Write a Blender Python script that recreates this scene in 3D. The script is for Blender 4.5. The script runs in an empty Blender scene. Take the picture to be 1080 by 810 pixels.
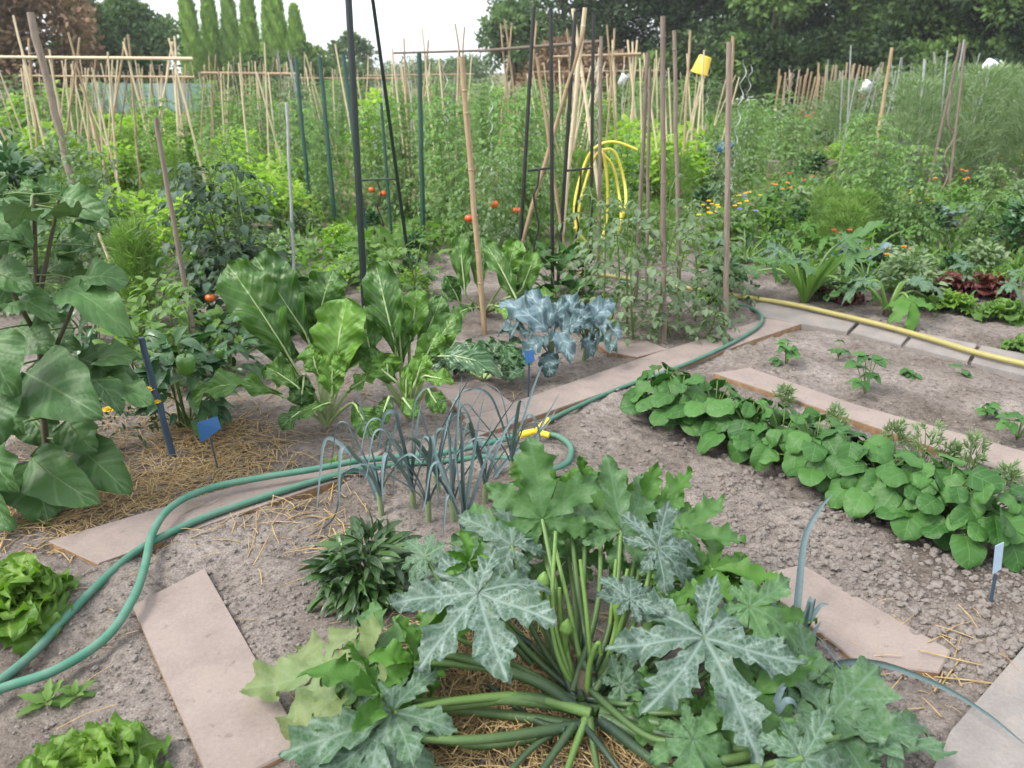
import bpy, math, random
import numpy as np
from mathutils import Vector, Matrix

# ------------------------------------------------------------------ camera, sky, sun, exposure
scene = bpy.context.scene
COL = scene.collection
CAM_H, PITCH, FPX = 1.4, math.radians(21.4), 841.0
cd = bpy.data.cameras.new("camera"); cam = bpy.data.objects.new("camera", cd); COL.objects.link(cam)
cam.location = (0, 0, CAM_H); cam.rotation_euler = (math.pi / 2 - PITCH, 0, 0)
cd.sensor_width = 36.0; cd.lens = FPX / 1080.0 * 36.0; cd.clip_start = 0.02; cd.clip_end = 2000.0
cd.dof.use_dof = True; cd.dof.focus_distance = 2.6; cd.dof.aperture_fstop = 4.2
scene.camera = cam

SUN_EL, SUN_AZ = math.radians(50), math.radians(-112)      # azimuth measured from +Y towards +X
world = bpy.data.worlds.new("World"); scene.world = world; world.use_nodes = True
wn, wl = world.node_tree.nodes, world.node_tree.links
bg = wn["Background"]
sky = wn.new("ShaderNodeTexSky"); sky.sky_type = 'NISHITA'; sky.sun_disc = False
sky.sun_elevation = SUN_EL; sky.sun_rotation = SUN_AZ; sky.air_density = 1.0; sky.dust_density = 4.0; sky.ozone_density = 1.0
hsv = wn.new("ShaderNodeHueSaturation"); hsv.inputs["Saturation"].default_value = 0.22; hsv.inputs["Value"].default_value = 1.0
wl.new(sky.outputs[0], hsv.inputs["Color"]); cl = wn.new("ShaderNodeMix"); cl.data_type = 'RGBA'; cl.inputs[0].default_value = .5; cl.inputs[7].default_value = (7.2, 7.5, 8.0, 1)   # thin bright cloud all over
wl.new(hsv.outputs[0], cl.inputs[6]); wl.new(cl.outputs[2], bg.inputs[0]); bg.inputs[1].default_value = 0.15

sd = bpy.data.lights.new("sun", 'SUN'); sun = bpy.data.objects.new("sun", sd); COL.objects.link(sun)
sd.energy = 1.5; sd.angle = math.radians(16); sd.color = (1.0, 0.95, 0.87)
sdir = Vector((math.sin(SUN_AZ) * math.cos(SUN_EL), math.cos(SUN_AZ) * math.cos(SUN_EL), math.sin(SUN_EL)))
sun.rotation_euler = sdir.to_track_quat('Z', 'Y').to_euler(); sun.location = (-12, -5, 20)

vs = scene.view_settings
vs.view_transform = 'Standard'; vs.look = 'None'; vs.gamma = 1.0; vs.use_curve_mapping = False; vs.exposure = 1.15
scene.cycles.use_denoising = True
scene.cycles.max_bounces = 6; scene.cycles.diffuse_bounces = 2; scene.cycles.glossy_bounces = 2
scene.cycles.transmission_bounces = 4; scene.cycles.transparent_max_bounces = 4
scene.cycles.caustics_reflective = False; scene.cycles.caustics_refractive = False

# ------------------------------------------------------------------ picture point -> place in the garden
def slope(py): return math.tan(PITCH + math.atan((py - 405.0) / FPX))
def W(px, py, Y):
    if Y < .7: Y = (CAM_H - Y) / slope(py)                # small numbers are heights above the soil
    z = CAM_H - Y * slope(py)
    dep = Y * math.cos(PITCH) + (CAM_H - z) * math.sin(PITCH)
    return np.array([(px - 540.0) / FPX * dep, Y, z])
def G(px, py, z=0.0):
    return W(px, py, (CAM_H - z) / slope(py))
def mpp(px, py, Y):                                        # metres per picture pixel at a place
    p = W(px, py, Y); return (p[1] * math.cos(PITCH) + (CAM_H - p[2]) * math.sin(PITCH)) / FPX

# ------------------------------------------------------------------ mesh helpers
def nrm(v):
    v = np.asarray(v, float); n = np.linalg.norm(v); return v / n if n > 1e-9 else np.array([0, 0, 1.0])
class MB:
    def __init__(s): s.V = []; s.Q = []; s.T = []; s.U = []; s.A = []; s.MQ = []; s.MT = []; s.n = 0
    def add(s, V, F, uv=None, tint=0.5, mat=0):
        V = np.asarray(V, float).reshape(-1, 3); k = len(V)
        s.V.append(V); s.U.append(np.zeros((k, 2)) if uv is None else np.asarray(uv, float))
        s.A.append(np.broadcast_to(np.asarray(tint, float), (k,)))
        q = [f for f in F if len(f) == 4] if not isinstance(F, np.ndarray) else (F if F.shape[1] == 4 else [])
        t = [f for f in F if len(f) == 3] if not isinstance(F, np.ndarray) else (F if F.shape[1] == 3 else [])
        if len(q): s.Q.append(np.asarray(q, int) + s.n); s.MQ.append(np.full(len(q), mat))
        if len(t): s.T.append(np.asarray(t, int) + s.n); s.MT.append(np.full(len(t), mat))
        s.n += k
    def many(s, tpl, O, M, S, tint, mat=0):
        V0, F0, uv0 = tpl; k = len(O)
        if k == 0: return
        V = np.einsum('kij,nj->kni', M, V0) * np.asarray(S, float).reshape(k, 1, 1) + np.asarray(O)[:, None, :]
        n = len(V0); F0 = np.asarray(F0, int)
        F = (F0[None] + (np.arange(k) * n)[:, None, None]).reshape(-1, F0.shape[1])
        s.add(V.reshape(-1, 3), F, np.tile(uv0, (k, 1)), np.repeat(np.asarray(tint, float), n), mat)
    def build(s, name, mats, parent=None, smooth=True, off=None):
        V = np.concatenate(s.V)
        if parent is not None and off is None:
            r = parent
            while r.parent: r = r.parent
            off = np.array(r.get('_o', (0, 0, 0)), float)
        if off is not None: V = V - off
        q = np.concatenate(s.Q) if s.Q else np.zeros((0, 4), int)
        t = np.concatenate(s.T) if s.T else np.zeros((0, 3), int)
        me = bpy.data.meshes.new(name)
        me.vertices.add(len(V)); me.vertices.foreach_set("co", V.astype(np.float32).ravel())
        li = np.concatenate([q.ravel(), t.ravel()]).astype(np.int32)
        me.loops.add(len(li)); me.loops.foreach_set("vertex_index", li)
        npoly = len(q) + len(t); me.polygons.add(npoly)
        st = np.concatenate([np.arange(len(q)) * 4, len(q) * 4 + np.arange(len(t)) * 3]).astype(np.int32)
        me.polygons.foreach_set("loop_start", st)
        mi = np.concatenate(s.MQ + s.MT).astype(np.int32)
        me.polygons.foreach_set("material_index", mi)
        me.polygons.foreach_set("use_smooth", np.full(npoly, smooth))
        uvl = me.uv_layers.new(name="UVMap"); U = np.concatenate(s.U)
        uvl.data.foreach_set("uv", U[li].astype(np.float32).ravel())
        at = me.attributes.new("tint", 'FLOAT', 'POINT'); at.data.foreach_set("value", np.concatenate(s.A).astype(np.float32))
        me.update(calc_edges=True); me.validate()
        for m in (mats if isinstance(mats, (list, tuple)) else [mats]): me.materials.append(m)
        o = bpy.data.objects.new(name, me); COL.objects.link(o)
        if parent is not None: o.parent = parent
        return o

def tag(o, label=None, cat=None, group=None, kind=None):
    for k, v in (("label", label), ("category", cat), ("group", group), ("kind", kind)):
        if v: o[k] = v
    return o
def thing(name, label, cat, loc=(0, 0, 0), group=None):
    o = bpy.data.objects.new(name, None); COL.objects.link(o); o.empty_display_size = 0.05
    o.location = [float(c) for c in loc]; o['_o'] = [float(c) for c in loc]
    return tag(o, label, cat, group)
def dup(root, loc, rz=0.0, sc=1.0, label=None, group=None, cat=None, tilt=(0, 0)):
    def cp(o, par):
        c = o.copy(); COL.objects.link(c); c.parent = par
        for ch in kids.get(o.name, []): cp(ch, c)
        return c
    kids = {}
    st = [root]
    while st:
        x = st.pop(); kids[x.name] = list(x.children); st += kids[x.name]
    r = cp(root, None)
    r.location = [float(c) for c in loc]; r.rotation_euler = (tilt[0], tilt[1], rz); r.scale = (sc,) * 3 if np.isscalar(sc) else sc
    return tag(r, label, cat, group)
def place(proto, first, loc, rz=0, sc=1.0, label=None, group=None, cat=None, tilt=(0, 0)):
    """move the prototype itself the first time, then copy it"""
    if proto.name not in first:
        first.add(proto.name)
        proto.location = [float(c) for c in loc]; proto.rotation_euler = (tilt[0], tilt[1], rz)
        proto.scale = (sc,) * 3 if np.isscalar(sc) else sc
        return tag(proto, label, cat, group)
    return dup(proto, loc, rz, sc, label, group, cat, tilt)
USED = set()

def spline(P, n=8):
    P = np.asarray(P, float)
    if len(P) < 3: return np.linspace(P[0], P[-1], n + 1)
    Q = np.vstack([2 * P[0] - P[1], P, 2 * P[-1] - P[-2]]); out = []
    for i in range(1, len(Q) - 2):
        a, b, c, d = Q[i - 1:i + 3]
        for t in np.linspace(0, 1, n, endpoint=False):
            out.append(.5 * (2 * b + (c - a) * t + (2 * a - 5 * b + 4 * c - d) * t * t + (3 * b - a - 3 * c + d) * t ** 3))
    out.append(P[-1]); return np.array(out)
def tube(mb, P, R, sides=8, mat=0, tint=0.5, cap=True, flat=1.0):
    P = np.asarray(P, float); n = len(P); R = np.broadcast_to(np.asarray(R, float), (n,)) if np.ndim(R) == 0 or len(R) == n else np.interp(np.linspace(0, 1, n), np.linspace(0, 1, len(R)), R)
    T = np.gradient(P, axis=0); T /= np.maximum(np.linalg.norm(T, axis=1, keepdims=True), 1e-9)
    x = np.cross(T[0], [0.13, 0.31, 1.0]); x = nrm(x); V = []; U = []; acc = 0
    a = np.arange(sides) / sides * 2 * math.pi
    for i in range(n):
        x = nrm(x - T[i] * np.dot(x, T[i])); y = np.cross(T[i], x)
        if i: acc += np.linalg.norm(P[i] - P[i - 1])
        V.append(P[i] + R[i] * (np.cos(a)[:, None] * x + flat * np.sin(a)[:, None] * y)); U.append(np.stack([a / 6.2832, np.full(sides, acc)], 1))
    V = np.concatenate(V); U = np.concatenate(U)
    i = np.arange(n - 1)[:, None] * sides; j = np.arange(sides)[None]; j2 = (j + 1) % sides
    F = np.stack([i + j, i + j2, i + sides + j2, i + sides + j], -1).reshape(-1, 4)
    mb.add(V, F, U, tint, mat)
    if cap:
        for k, rev in ((0, True), (n - 1, False)):
            c = V[k * sides:(k + 1) * sides]; fc = [(b, (b + 1) % sides, sides) for b in range(sides)]
            if rev: fc = [(q, p, r) for p, q, r in fc]
            mb.add(np.vstack([c, c.mean(0)]), fc, np.vstack([U[k * sides:(k + 1) * sides], U[k * sides:k * sides + 1]]), tint, mat)

_NG = np.random.default_rng(99).random((64, 64))
def vnoise2(x, y):
    xi = np.floor(x).astype(int); yi = np.floor(y).astype(int); fx = x - xi; fy = y - yi; fx = fx * fx * (3 - 2 * fx); fy = fy * fy * (3 - 2 * fy)
    a = lambda i, j: _NG[(xi + i) % 64, (yi + j) % 64]
    return (a(0, 0) * (1 - fx) + a(1, 0) * fx) * (1 - fy) + (a(0, 1) * (1 - fx) + a(1, 1) * fx) * fy - .5
def shape_w(kind, u):
    ab = {'ovate': (.5, .85), 'lance': (.75, 1.0), 'chard': (.95, .5), 'round': (.42, .5), 'strap': (.08, .6), 'needle': (.3, .8), 'wedge': (1.0, .35), 'heart': (.26, .75), 'disc': (.30, .46), 'broad': (.36, .72)}[kind]
    w = np.clip(u, 0, 1) ** ab[0] * np.clip(1 - u, 0, 1) ** ab[1]; p = ab[0] / (ab[0] + ab[1])
    return w / (p ** ab[0] * (1 - p) ** ab[1])
def blade(L, Wd, kind='ovate', n=8, m=4, bend=0.0, fold=0.0, ripple=0.0, rfreq=3.0, crinkle=0.0, wav=0.0, lob=0.0, lobn=4, rng=None, curl=0.0, puck=0.0, side=6.5, rpow=2.0):
    """leaf along +y, face up +z; bend = droop at the tip (radians)"""
    rng = rng or np.random.default_rng(0)
    u = np.linspace(0, 1, n + 1); ang = -bend * u ** 1.3
    ds = L / n; y = np.concatenate([[0], np.cumsum(np.cos((ang[1:] + ang[:-1]) / 2) * ds)]); z = np.concatenate([[0], np.cumsum(np.sin((ang[1:] + ang[:-1]) / 2) * ds)])
    w = Wd * .5 * shape_w(kind, u); w = np.maximum(w, Wd * .012)
    if lob: w = w * (1 + lob * np.cos(u * lobn * 2 * math.pi + rng.uniform(0, 1)))
    v = np.linspace(-1, 1, m + 1); ph = rng.uniform(0, 6.28, 6)
    uu, vv = np.meshgrid(u, v, indexing='ij'); ww = w[:, None] * np.ones_like(vv)
    av = np.abs(vv); side = np.sign(vv)
    x = vv * ww * math.cos(fold)
    h = av * ww * math.sin(fold) - curl * (av ** 2) * ww
    if ripple: h = h + ripple * (av ** rpow) * (np.sin(uu * rfreq * 6.28 + ph[0] + side * 1.3) + .5 * np.sin(uu * rfreq * 11.3 + ph[1] + side * 2.))
    if crinkle: h = h + crinkle * (np.sin((uu - .3 * av) * rfreq * 4 * 6.28 + ph[2]) * np.minimum(1, av * 3) * (1 - .4 * av) + .6 * np.sin(uu * rfreq * 17 + vv * 7 + ph[3]))
    if puck: h = h - puck * np.sin((uu - .275 * av) * side * 6.283) * np.minimum(1, av * 2.5) * (1 - .3 * av) + puck * .9 * (vnoise2(uu * 9 + ph[0] * 5, vv * 3.2 + ph[1] * 5) + .6 * vnoise2(uu * 19 + ph[2] * 5, vv * 7 + ph[1] * 5))
    h = h + wav * np.sin(uu * 5 + ph[4]) * L
    V = np.stack([x, y[:, None] - h * np.sin(ang)[:, None] * 1.0, z[:, None] + h * np.cos(ang)[:, None]], -1).reshape(-1, 3)
    i = np.arange(n)[:, None] * (m + 1); j = np.arange(m)[None]
    F = np.stack([i + j, i + j + 1, i + m + 2 + j, i + m + 1 + j], -1).reshape(-1, 4)
    return V, F, np.stack([vv * .5 + .5, uu], -1).reshape(-1, 2)
def frame(d, up):
    y = nrm(d); x = np.cross(y, up)
    if np.linalg.norm(x) < 1e-4: x = np.cross(y, [1, .2, 0])
    x = nrm(x); z = np.cross(x, y); return np.stack([x, y, z], 1)
def put(mb, tpl, o, d, up=(0, 0, 1), tint=.5, mat=0, sc=1.0):
    V, F, U = tpl; mb.add(V @ frame(d, up).T * sc + np.asarray(o), F, U, tint, mat)
def frames(D, Up):
    y = D / np.maximum(np.linalg.norm(D, axis=1, keepdims=True), 1e-9); x = np.cross(y, Up); l = np.linalg.norm(x, axis=1, keepdims=True)
    x = np.where(l < 1e-4, np.array([[1., 0, 0]]), x / np.maximum(l, 1e-9)); z = np.cross(x, y)
    return np.stack([x, y, z], 2)
def span(mb, A, T, Wd, N, kind='ovate', n=10, m=6, bulge=.1, tint=.5, mat=0, **kw):
    """a leaf that runs from A to T, its face towards N, arched by bulge x length"""
    A, T = np.asarray(A, float), np.asarray(T, float); L = np.linalg.norm(T - A)
    V, F, U = blade(1.0 * L, Wd, kind, n, m, **kw)
    V = V.copy(); V[:, 2] += 4 * bulge * L * np.clip(V[:, 1] / L, 0, 1) * (1 - np.clip(V[:, 1] / L, 0, 1))
    mb.add(V @ frame(T - A, N).T + A, F, U, tint, mat)
def palm_lobes(R, seed=0, sinus=.45, serr=.06, fold=.14, droop=.3, ruffle=.03, lob=None, cup=.08, n=24, m=6):
    """a lobed squash leaf: one toothed strip per lobe, meeting at the stalk; attach at 0, main lobe along +y"""
    rng = np.random.default_rng(seed); out = []
    lob = lob or [(0, 1.), (52, .92), (-52, .92), (102, .76), (-102, .76), (150, .55), (-150, .55)]
    ph = rng.uniform(0, 6.28, 5); lob = sorted(lob); k = len(lob)
    ang = [math.radians(a + rng.normal(0, 3)) for a, _ in lob]
    for i, (a0, l0) in enumerate(lob):
        a = ang[i]; L = l0 * R * rng.uniform(.88, 1.1); cv = rng.normal(0, .10); pd = rng.normal(.08, .38); fv = rng.uniform(.7, 2.2)
        hl = (a - ang[i - 1]) / 2 if i else .42; hr = (ang[i + 1] - a) / 2 if i < k - 1 else .42
        s = np.linspace(0, 1, n + 1) ** .9; sn = float(np.clip(sinus * rng.uniform(.8, 1.2), .15, .92)); W2 = []
        for h in (hl, hr):
            fill = s * math.tan(h) * 1.02
            sn2 = float(np.clip(sn * rng.uniform(.85, 1.15), .12, .93)); peak = .275 * rng.uniform(.8, 1.2)
            base = sn2 * math.tan(h)
            t = np.clip((s - sn2) / (1 - sn2), 0, 1)
            neck = min(base, peak) * (.62 + .0 * t)
            lobe = neck + (peak - neck) * np.sin(np.clip(t * 2.2, 0, 1) * math.pi / 2) ** 1.2
            tip = np.clip(1 - t, 0, 1) ** .74
            w = np.where(s < sn2, fill, np.minimum(lobe, 2) * tip * (1 + .0 * t))
            # secondary lobes and saw teeth
            f = rng.uniform(2.2, 3.4); saw = ((s * f * 2 + rng.uniform(0, 1)) % 1.0); saw = np.where(saw < .75, saw / .75, (1 - saw) / .25) - .5
            saw3 = ((s * f * 5 + rng.uniform(0, 1)) % 1.0) - .5
            amt = np.clip((s - sn2 * .95) / .12, 0, 1) * (t < .985)
            w = w * (1 + amt * serr * (6.8 * saw + 4.0 * saw3))
            W2.append(np.maximum(w, .004) * L)
        v = np.linspace(-1, 1, m + 1); ss, vv = np.meshgrid(s, v, indexing='ij')
        ww = np.where(vv < 0, W2[0][:, None], W2[1][:, None])
        # teeth lean towards the tip
        y = ss * L + np.abs(vv) ** 2 * ww * .35 * np.clip((ss - sn) / .2, 0, 1); x = vv * ww; xc = x + cv * L * ss ** 2
        X = xc * math.cos(a) + y * math.sin(a); Y = -xc * math.sin(a) + y * math.cos(a)
        rr = np.hypot(X, Y)
        z = fold * fv * np.abs(x) * np.clip(1.2 - rr / R * .3, .2, 1.2) + cup * rr - (droop + pd) * rr ** 2 / R \
            + ruffle * 1.5 * R * np.abs(vv) ** 1.5 * (rr / R) * 1.8 * (np.sin(ss * 17 + ph[0] + i + vv) + .6 * np.sin(ss * 31 + ph[1] + 2 * i)) \
            + .018 * R * np.sin(X / R * 9 + ph[2]) * np.sin(Y / R * 8 + ph[3]) + .006 * R * np.sin((ss - .3 * np.abs(vv)) * 40) * np.minimum(1, np.abs(vv) * 3) + i * .0006
        V = np.stack([X, Y, z], -1).reshape(-1, 3)
        p = np.arange(n)[:, None] * (m + 1); q = np.arange(m)[None]
        F = np.stack([p + q, p + q + 1, p + m + 2 + q, p + m + 1 + q], -1).reshape(-1, 4)
        out.append((V, F, np.stack([vv * .5 * np.clip(ww / (.30 * L), .1, 1) + .5, ss], -1).reshape(-1, 2)))
    return out
def put_palm(mb, R, A, T, N, seed, tint=.5, mat=0, sc=1.0, **kw):
    Mx = frame(np.asarray(T) - np.asarray(A), N)
    for V, F, U in palm_lobes(R, seed, **kw): mb.add(V @ Mx.T * sc + np.asarray(A), F, U, tint, mat)

def box(mb, c, X, Y, Z, mat=0, tint=.5, bev=0.0):
    """box from half-axis vectors, top edges chamfered by bev"""
    c, X, Y, Z = (np.asarray(a, float) for a in (c, X, Y, Z)); V = []
    lx, ly, lz = (max(np.linalg.norm(a), 1e-9) for a in (X, Y, Z))
    bx, by, bz = (min(bev / l, .45) for l in (lx, ly, lz))
    rings = [(1, 1, -1), (1, 1, 1 - 2 * bz), (1 - bx, 1 - by, 1)] if bev else [(1, 1, -1), (1, 1, 1)]
    for (a, b, h) in rings:
        for sx, sy in ((-1, -1), (1, -1), (1, 1), (-1, 1)): V.append(c + X * sx * a + Y * sy * b + Z * h)
    F = [(3, 2, 1, 0)]; k = len(rings)
    for r in range(k - 1):
        for j in range(4): F.append((4 * r + j, 4 * r + (j + 1) % 4, 4 * r + 4 + (j + 1) % 4, 4 * r + 4 + j))
    F.append(tuple(4 * (k - 1) + j for j in range(4)))
    mb.add(V, F, None, tint, mat)
def lathe(mb, prof, o, axis=(0, 0, 1), sides=20, mat=0, tint=.5):
    z = nrm(axis); x = nrm(np.cross(z, [.3, 1, .1])); y = np.cross(z, x); a = np.arange(sides) / sides * 6.28318; V = []
    for r, h in prof: V.append(np.asarray(o) + h * z + r * (np.cos(a)[:, None] * x + np.sin(a)[:, None] * y))
    i = np.arange(len(prof) - 1)[:, None] * sides; j = np.arange(sides)[None]; j2 = (j + 1) % sides
    mb.add(np.concatenate(V), np.stack([i + j, i + j2, i + sides + j2, i + sides + j], -1).reshape(-1, 4), None, tint, mat)

# ------------------------------------------------------------------ materials
def newmat(name):
    m = bpy.data.materials.new(name); m.use_nodes = True; n = m.node_tree.nodes; l = m.node_tree.links
    return m, n, l, n["Principled BSDF"], n["Material Output"]
def ramp(n, stops):
    r = n.new("ShaderNodeValToRGB"); e = r.color_ramp.elements
    while len(e) < len(stops): e.new(0.5)
    for k, (p, c) in enumerate(stops): e[k].position = p; e[k].color = (*c, 1) if len(c) == 3 else c
    return r
def mixc(n, l, fac, a, b, typ='MIX'):
    m = n.new("ShaderNodeMix"); m.data_type = 'RGBA'; m.blend_type = typ
    for sock, v in ((m.inputs[0], fac), (m.inputs[6], a), (m.inputs[7], b)):
        if isinstance(v, (int, float)): sock.default_value = v
        elif isinstance(v, tuple): sock.default_value = (*v, 1)
        else: l.new(v, sock)
    return m.outputs[2]
def mth(n, l, op, a, b=None, c=None, clamp=False):
    m = n.new("ShaderNodeMath"); m.operation = op; m.use_clamp = clamp
    for i, v in enumerate((a, b, c)):
        if v is None: continue
        if isinstance(v, (int, float)): m.inputs[i].default_value = v
        else: l.new(v, m.inputs[i])
    return m.outputs[0]
def noise(n, l, scale, detail=4, rough=.6, vec=None, dim='3D'):
    t = n.new("ShaderNodeTexNoise"); t.inputs["Scale"].default_value = scale; t.inputs["Detail"].default_value = detail; t.inputs["Roughness"].default_value = rough
    if vec is not None: l.new(vec, t.inputs["Vector"])
    return t.outputs[0]
def leafmat(name, dark, light, back=None, rough=.5, trans=.25, spec=.35, vein=None, veinw=.05, side=0, silver=None, mottle=.35, scale=14, sidew=.22, spots=.0, vbump=1.4):
    m, n, l, p, out = newmat(name)
    at = n.new("ShaderNodeAttribute"); at.attribute_name = "tint"
    oi = n.new("ShaderNodeObjectInfo"); tc = n.new("ShaderNodeTexCoord")
    f = mth(n, l, 'ADD', at.outputs["Fac"], mth(n, l, 'MULTIPLY', mth(n, l, 'SUBTRACT', oi.outputs["Random"], .5), .25))
    f = mth(n, l, 'ADD', f, mth(n, l, 'MULTIPLY', mth(n, l, 'SUBTRACT', noise(n, l, scale, 3, .6, tc.outputs["Object"]), .5), mottle), None, True)
    c = mixc(n, l, f, dark, light)
    uv = n.new("ShaderNodeSeparateXYZ"); l.new(tc.outputs["UV"], uv.inputs[0])
    hgt = None
    if silver:                                             # pale marbling along the veins of squash leaves; stays with the leaf
        av = mth(n, l, 'ABSOLUTE', mth(n, l, 'SUBTRACT', uv.outputs[0], .5))
        wob = noise(n, l, 22, 2, .5, tc.outputs["Object"])
        sv = mth(n, l, 'SINE', mth(n, l, 'MULTIPLY_ADD', wob, 2.2, mth(n, l, 'MULTIPLY', mth(n, l, 'SUBTRACT', uv.outputs[1], mth(n, l, 'MULTIPLY', av, .7)), 34.0)))
        sv = mth(n, l, 'POWER', mth(n, l, 'MULTIPLY_ADD', sv, .5, .5), 4.0)
        mid = mth(n, l, 'SUBTRACT', 1.0, mth(n, l, 'DIVIDE', av, .05), None, True)
        nz = n.new("ShaderNodeTexNoise"); nz.inputs["Scale"].default_value = 60; nz.inputs["Detail"].default_value = 3; l.new(tc.outputs["Object"], nz.inputs["Vector"])
        scn = n.new("ShaderNodeVectorMath"); scn.operation = 'MULTIPLY_ADD'; l.new(nz.outputs["Color"], scn.inputs[0]); scn.inputs[1].default_value = (.018,) * 3; l.new(tc.outputs["Object"], scn.inputs[2])
        vo = n.new("ShaderNodeTexVoronoi"); vo.feature = 'DISTANCE_TO_EDGE'; vo.inputs["Scale"].default_value = 75; l.new(scn.outputs[0], vo.inputs["Vector"])
        net = mth(n, l, 'SUBTRACT', 1.0, mth(n, l, 'MULTIPLY', vo.outputs["Distance"], 4.5), None, True)
        fine = noise(n, l, 95, 4, .7, tc.outputs["Object"]); big = noise(n, l, 17, 3, .6, tc.outputs["Object"])
        e = mth(n, l, 'ADD', mth(n, l, 'MULTIPLY', sv, .55), mth(n, l, 'MULTIPLY', net, .50))
        e = mth(n, l, 'ADD', e, mth(n, l, 'MULTIPLY', mth(n, l, 'SUBTRACT', fine, .45), .9))
        e = mth(n, l, 'MULTIPLY', e, mth(n, l, 'MULTIPLY_ADD', big, 2.4, -.55, True))
        e = mth(n, l, 'MAXIMUM', mth(n, l, 'MULTIPLY', e, .95), mth(n, l, 'MULTIPLY', mid, .75), None, True)
        e = mth(n, l, 'MULTIPLY', e, mth(n, l, 'MULTIPLY_ADD', at.outputs["Fac"], 1.05, -.12, True), None, True)
        c = mixc(n, l, mth(n, l, 'MULTIPLY', e, .78), c, silver)
        hgt = vo.outputs["Distance"]
    if vein:
        av = mth(n, l, 'ABSOLUTE', mth(n, l, 'SUBTRACT', uv.outputs[0], .5))
        mid = mth(n, l, 'SUBTRACT', 1.0, mth(n, l, 'DIVIDE', av, veinw), None, True)
        msk = mid
        if side:
            s = mth(n, l, 'SINE', mth(n, l, 'MULTIPLY', mth(n, l, 'SUBTRACT', uv.outputs[1], mth(n, l, 'MULTIPLY', av, .55)), side * 6.283))
            sv = mth(n, l, 'MULTIPLY_ADD', s, 5.0, -4.0, True)
            msk = mth(n, l, 'MAXIMUM', mid, mth(n, l, 'MULTIPLY', sv, sidew)); hgt = mth(n, l, 'MULTIPLY', mth(n, l, 'ABSOLUTE', s), vbump)
        c = mixc(n, l, mth(n, l, 'MULTIPLY', msk, .8), c, vein)
    if spots:                                              # chewed and browned specks
        sp = ramp(n, [(.66, (0, 0, 0)), (.70, (1, 1, 1))]); l.new(noise(n, l, 55, 3, .6, tc.outputs["Object"]), sp.inputs[0])
        c = mixc(n, l, mth(n, l, 'MULTIPLY', sp.outputs[0], spots), c, (.16, .13, .05))
    if back:
        ge = n.new("ShaderNodeNewGeometry"); c = mixc(n, l, mth(n, l, 'MULTIPLY', ge.outputs["Backfacing"], .75), c, back)
    l.new(c, p.inputs["Base Color"]); p.inputs["Roughness"].default_value = rough; p.inputs["Specular IOR Level"].default_value = spec
    b = n.new("ShaderNodeBump"); b.inputs["Strength"].default_value = .4; b.inputs["Distance"].default_value = .005
    hn = noise(n, l, scale * 6, 3, .6, tc.outputs["Object"])
    l.new(mth(n, l, 'ADD', hn, mth(n, l, 'MULTIPLY', hgt, .5)) if hgt is not None else hn, b.inputs["Height"]); l.new(b.outputs[0], p.inputs["Normal"])
    tr = n.new("ShaderNodeBsdfTranslucent"); l.new(mixc(n, l, 1.0, c, (1.0, 1.25, .45), 'MULTIPLY'), tr.inputs[0])
    mx = n.new("ShaderNodeMixShader"); mx.inputs[0].default_value = trans
    l.new(p.outputs[0], mx.inputs[1]); l.new(tr.outputs[0], mx.inputs[2]); l.new(mx.outputs[0], out.inputs[0])
    return m
def solid(name, c, c2=None, rough=.6, scale=20, spec=.4, metal=0.0, bump=.2, stretch=None, detail=5):
    m, n, l, p, out = newmat(name); tc = n.new("ShaderNodeTexCoord"); vec = tc.outputs["Object"]
    if stretch:
        mp = n.new("ShaderNodeMapping"); mp.inputs["Scale"].default_value = stretch; l.new(tc.outputs["Object"], mp.inputs[0]); vec = mp.outputs[0]
    nz = noise(n, l, scale, detail, .65, vec); r = ramp(n, [(.3, c), (.7, c2 or tuple(x * .7 for x in c))]); l.new(nz, r.inputs[0])
    oi = n.new("ShaderNodeObjectInfo"); hv = n.new("ShaderNodeHueSaturation"); l.new(r.outputs[0], hv.inputs["Color"])
    l.new(mth(n, l, 'MULTIPLY_ADD', oi.outputs["Random"], .3, .85), hv.inputs["Value"])
    l.new(hv.outputs[0], p.inputs["Base Color"]); p.inputs["Roughness"].default_value = rough; p.inputs["Specular IOR Level"].default_value = spec; p.inputs["Metallic"].default_value = metal
    if bump:
        b = n.new("ShaderNodeBump"); b.inputs["Strength"].default_value = bump; b.inputs["Distance"].default_value = .003; l.new(nz, b.inputs["Height"]); l.new(b.outputs[0], p.inputs["Normal"])
    return m

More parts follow.
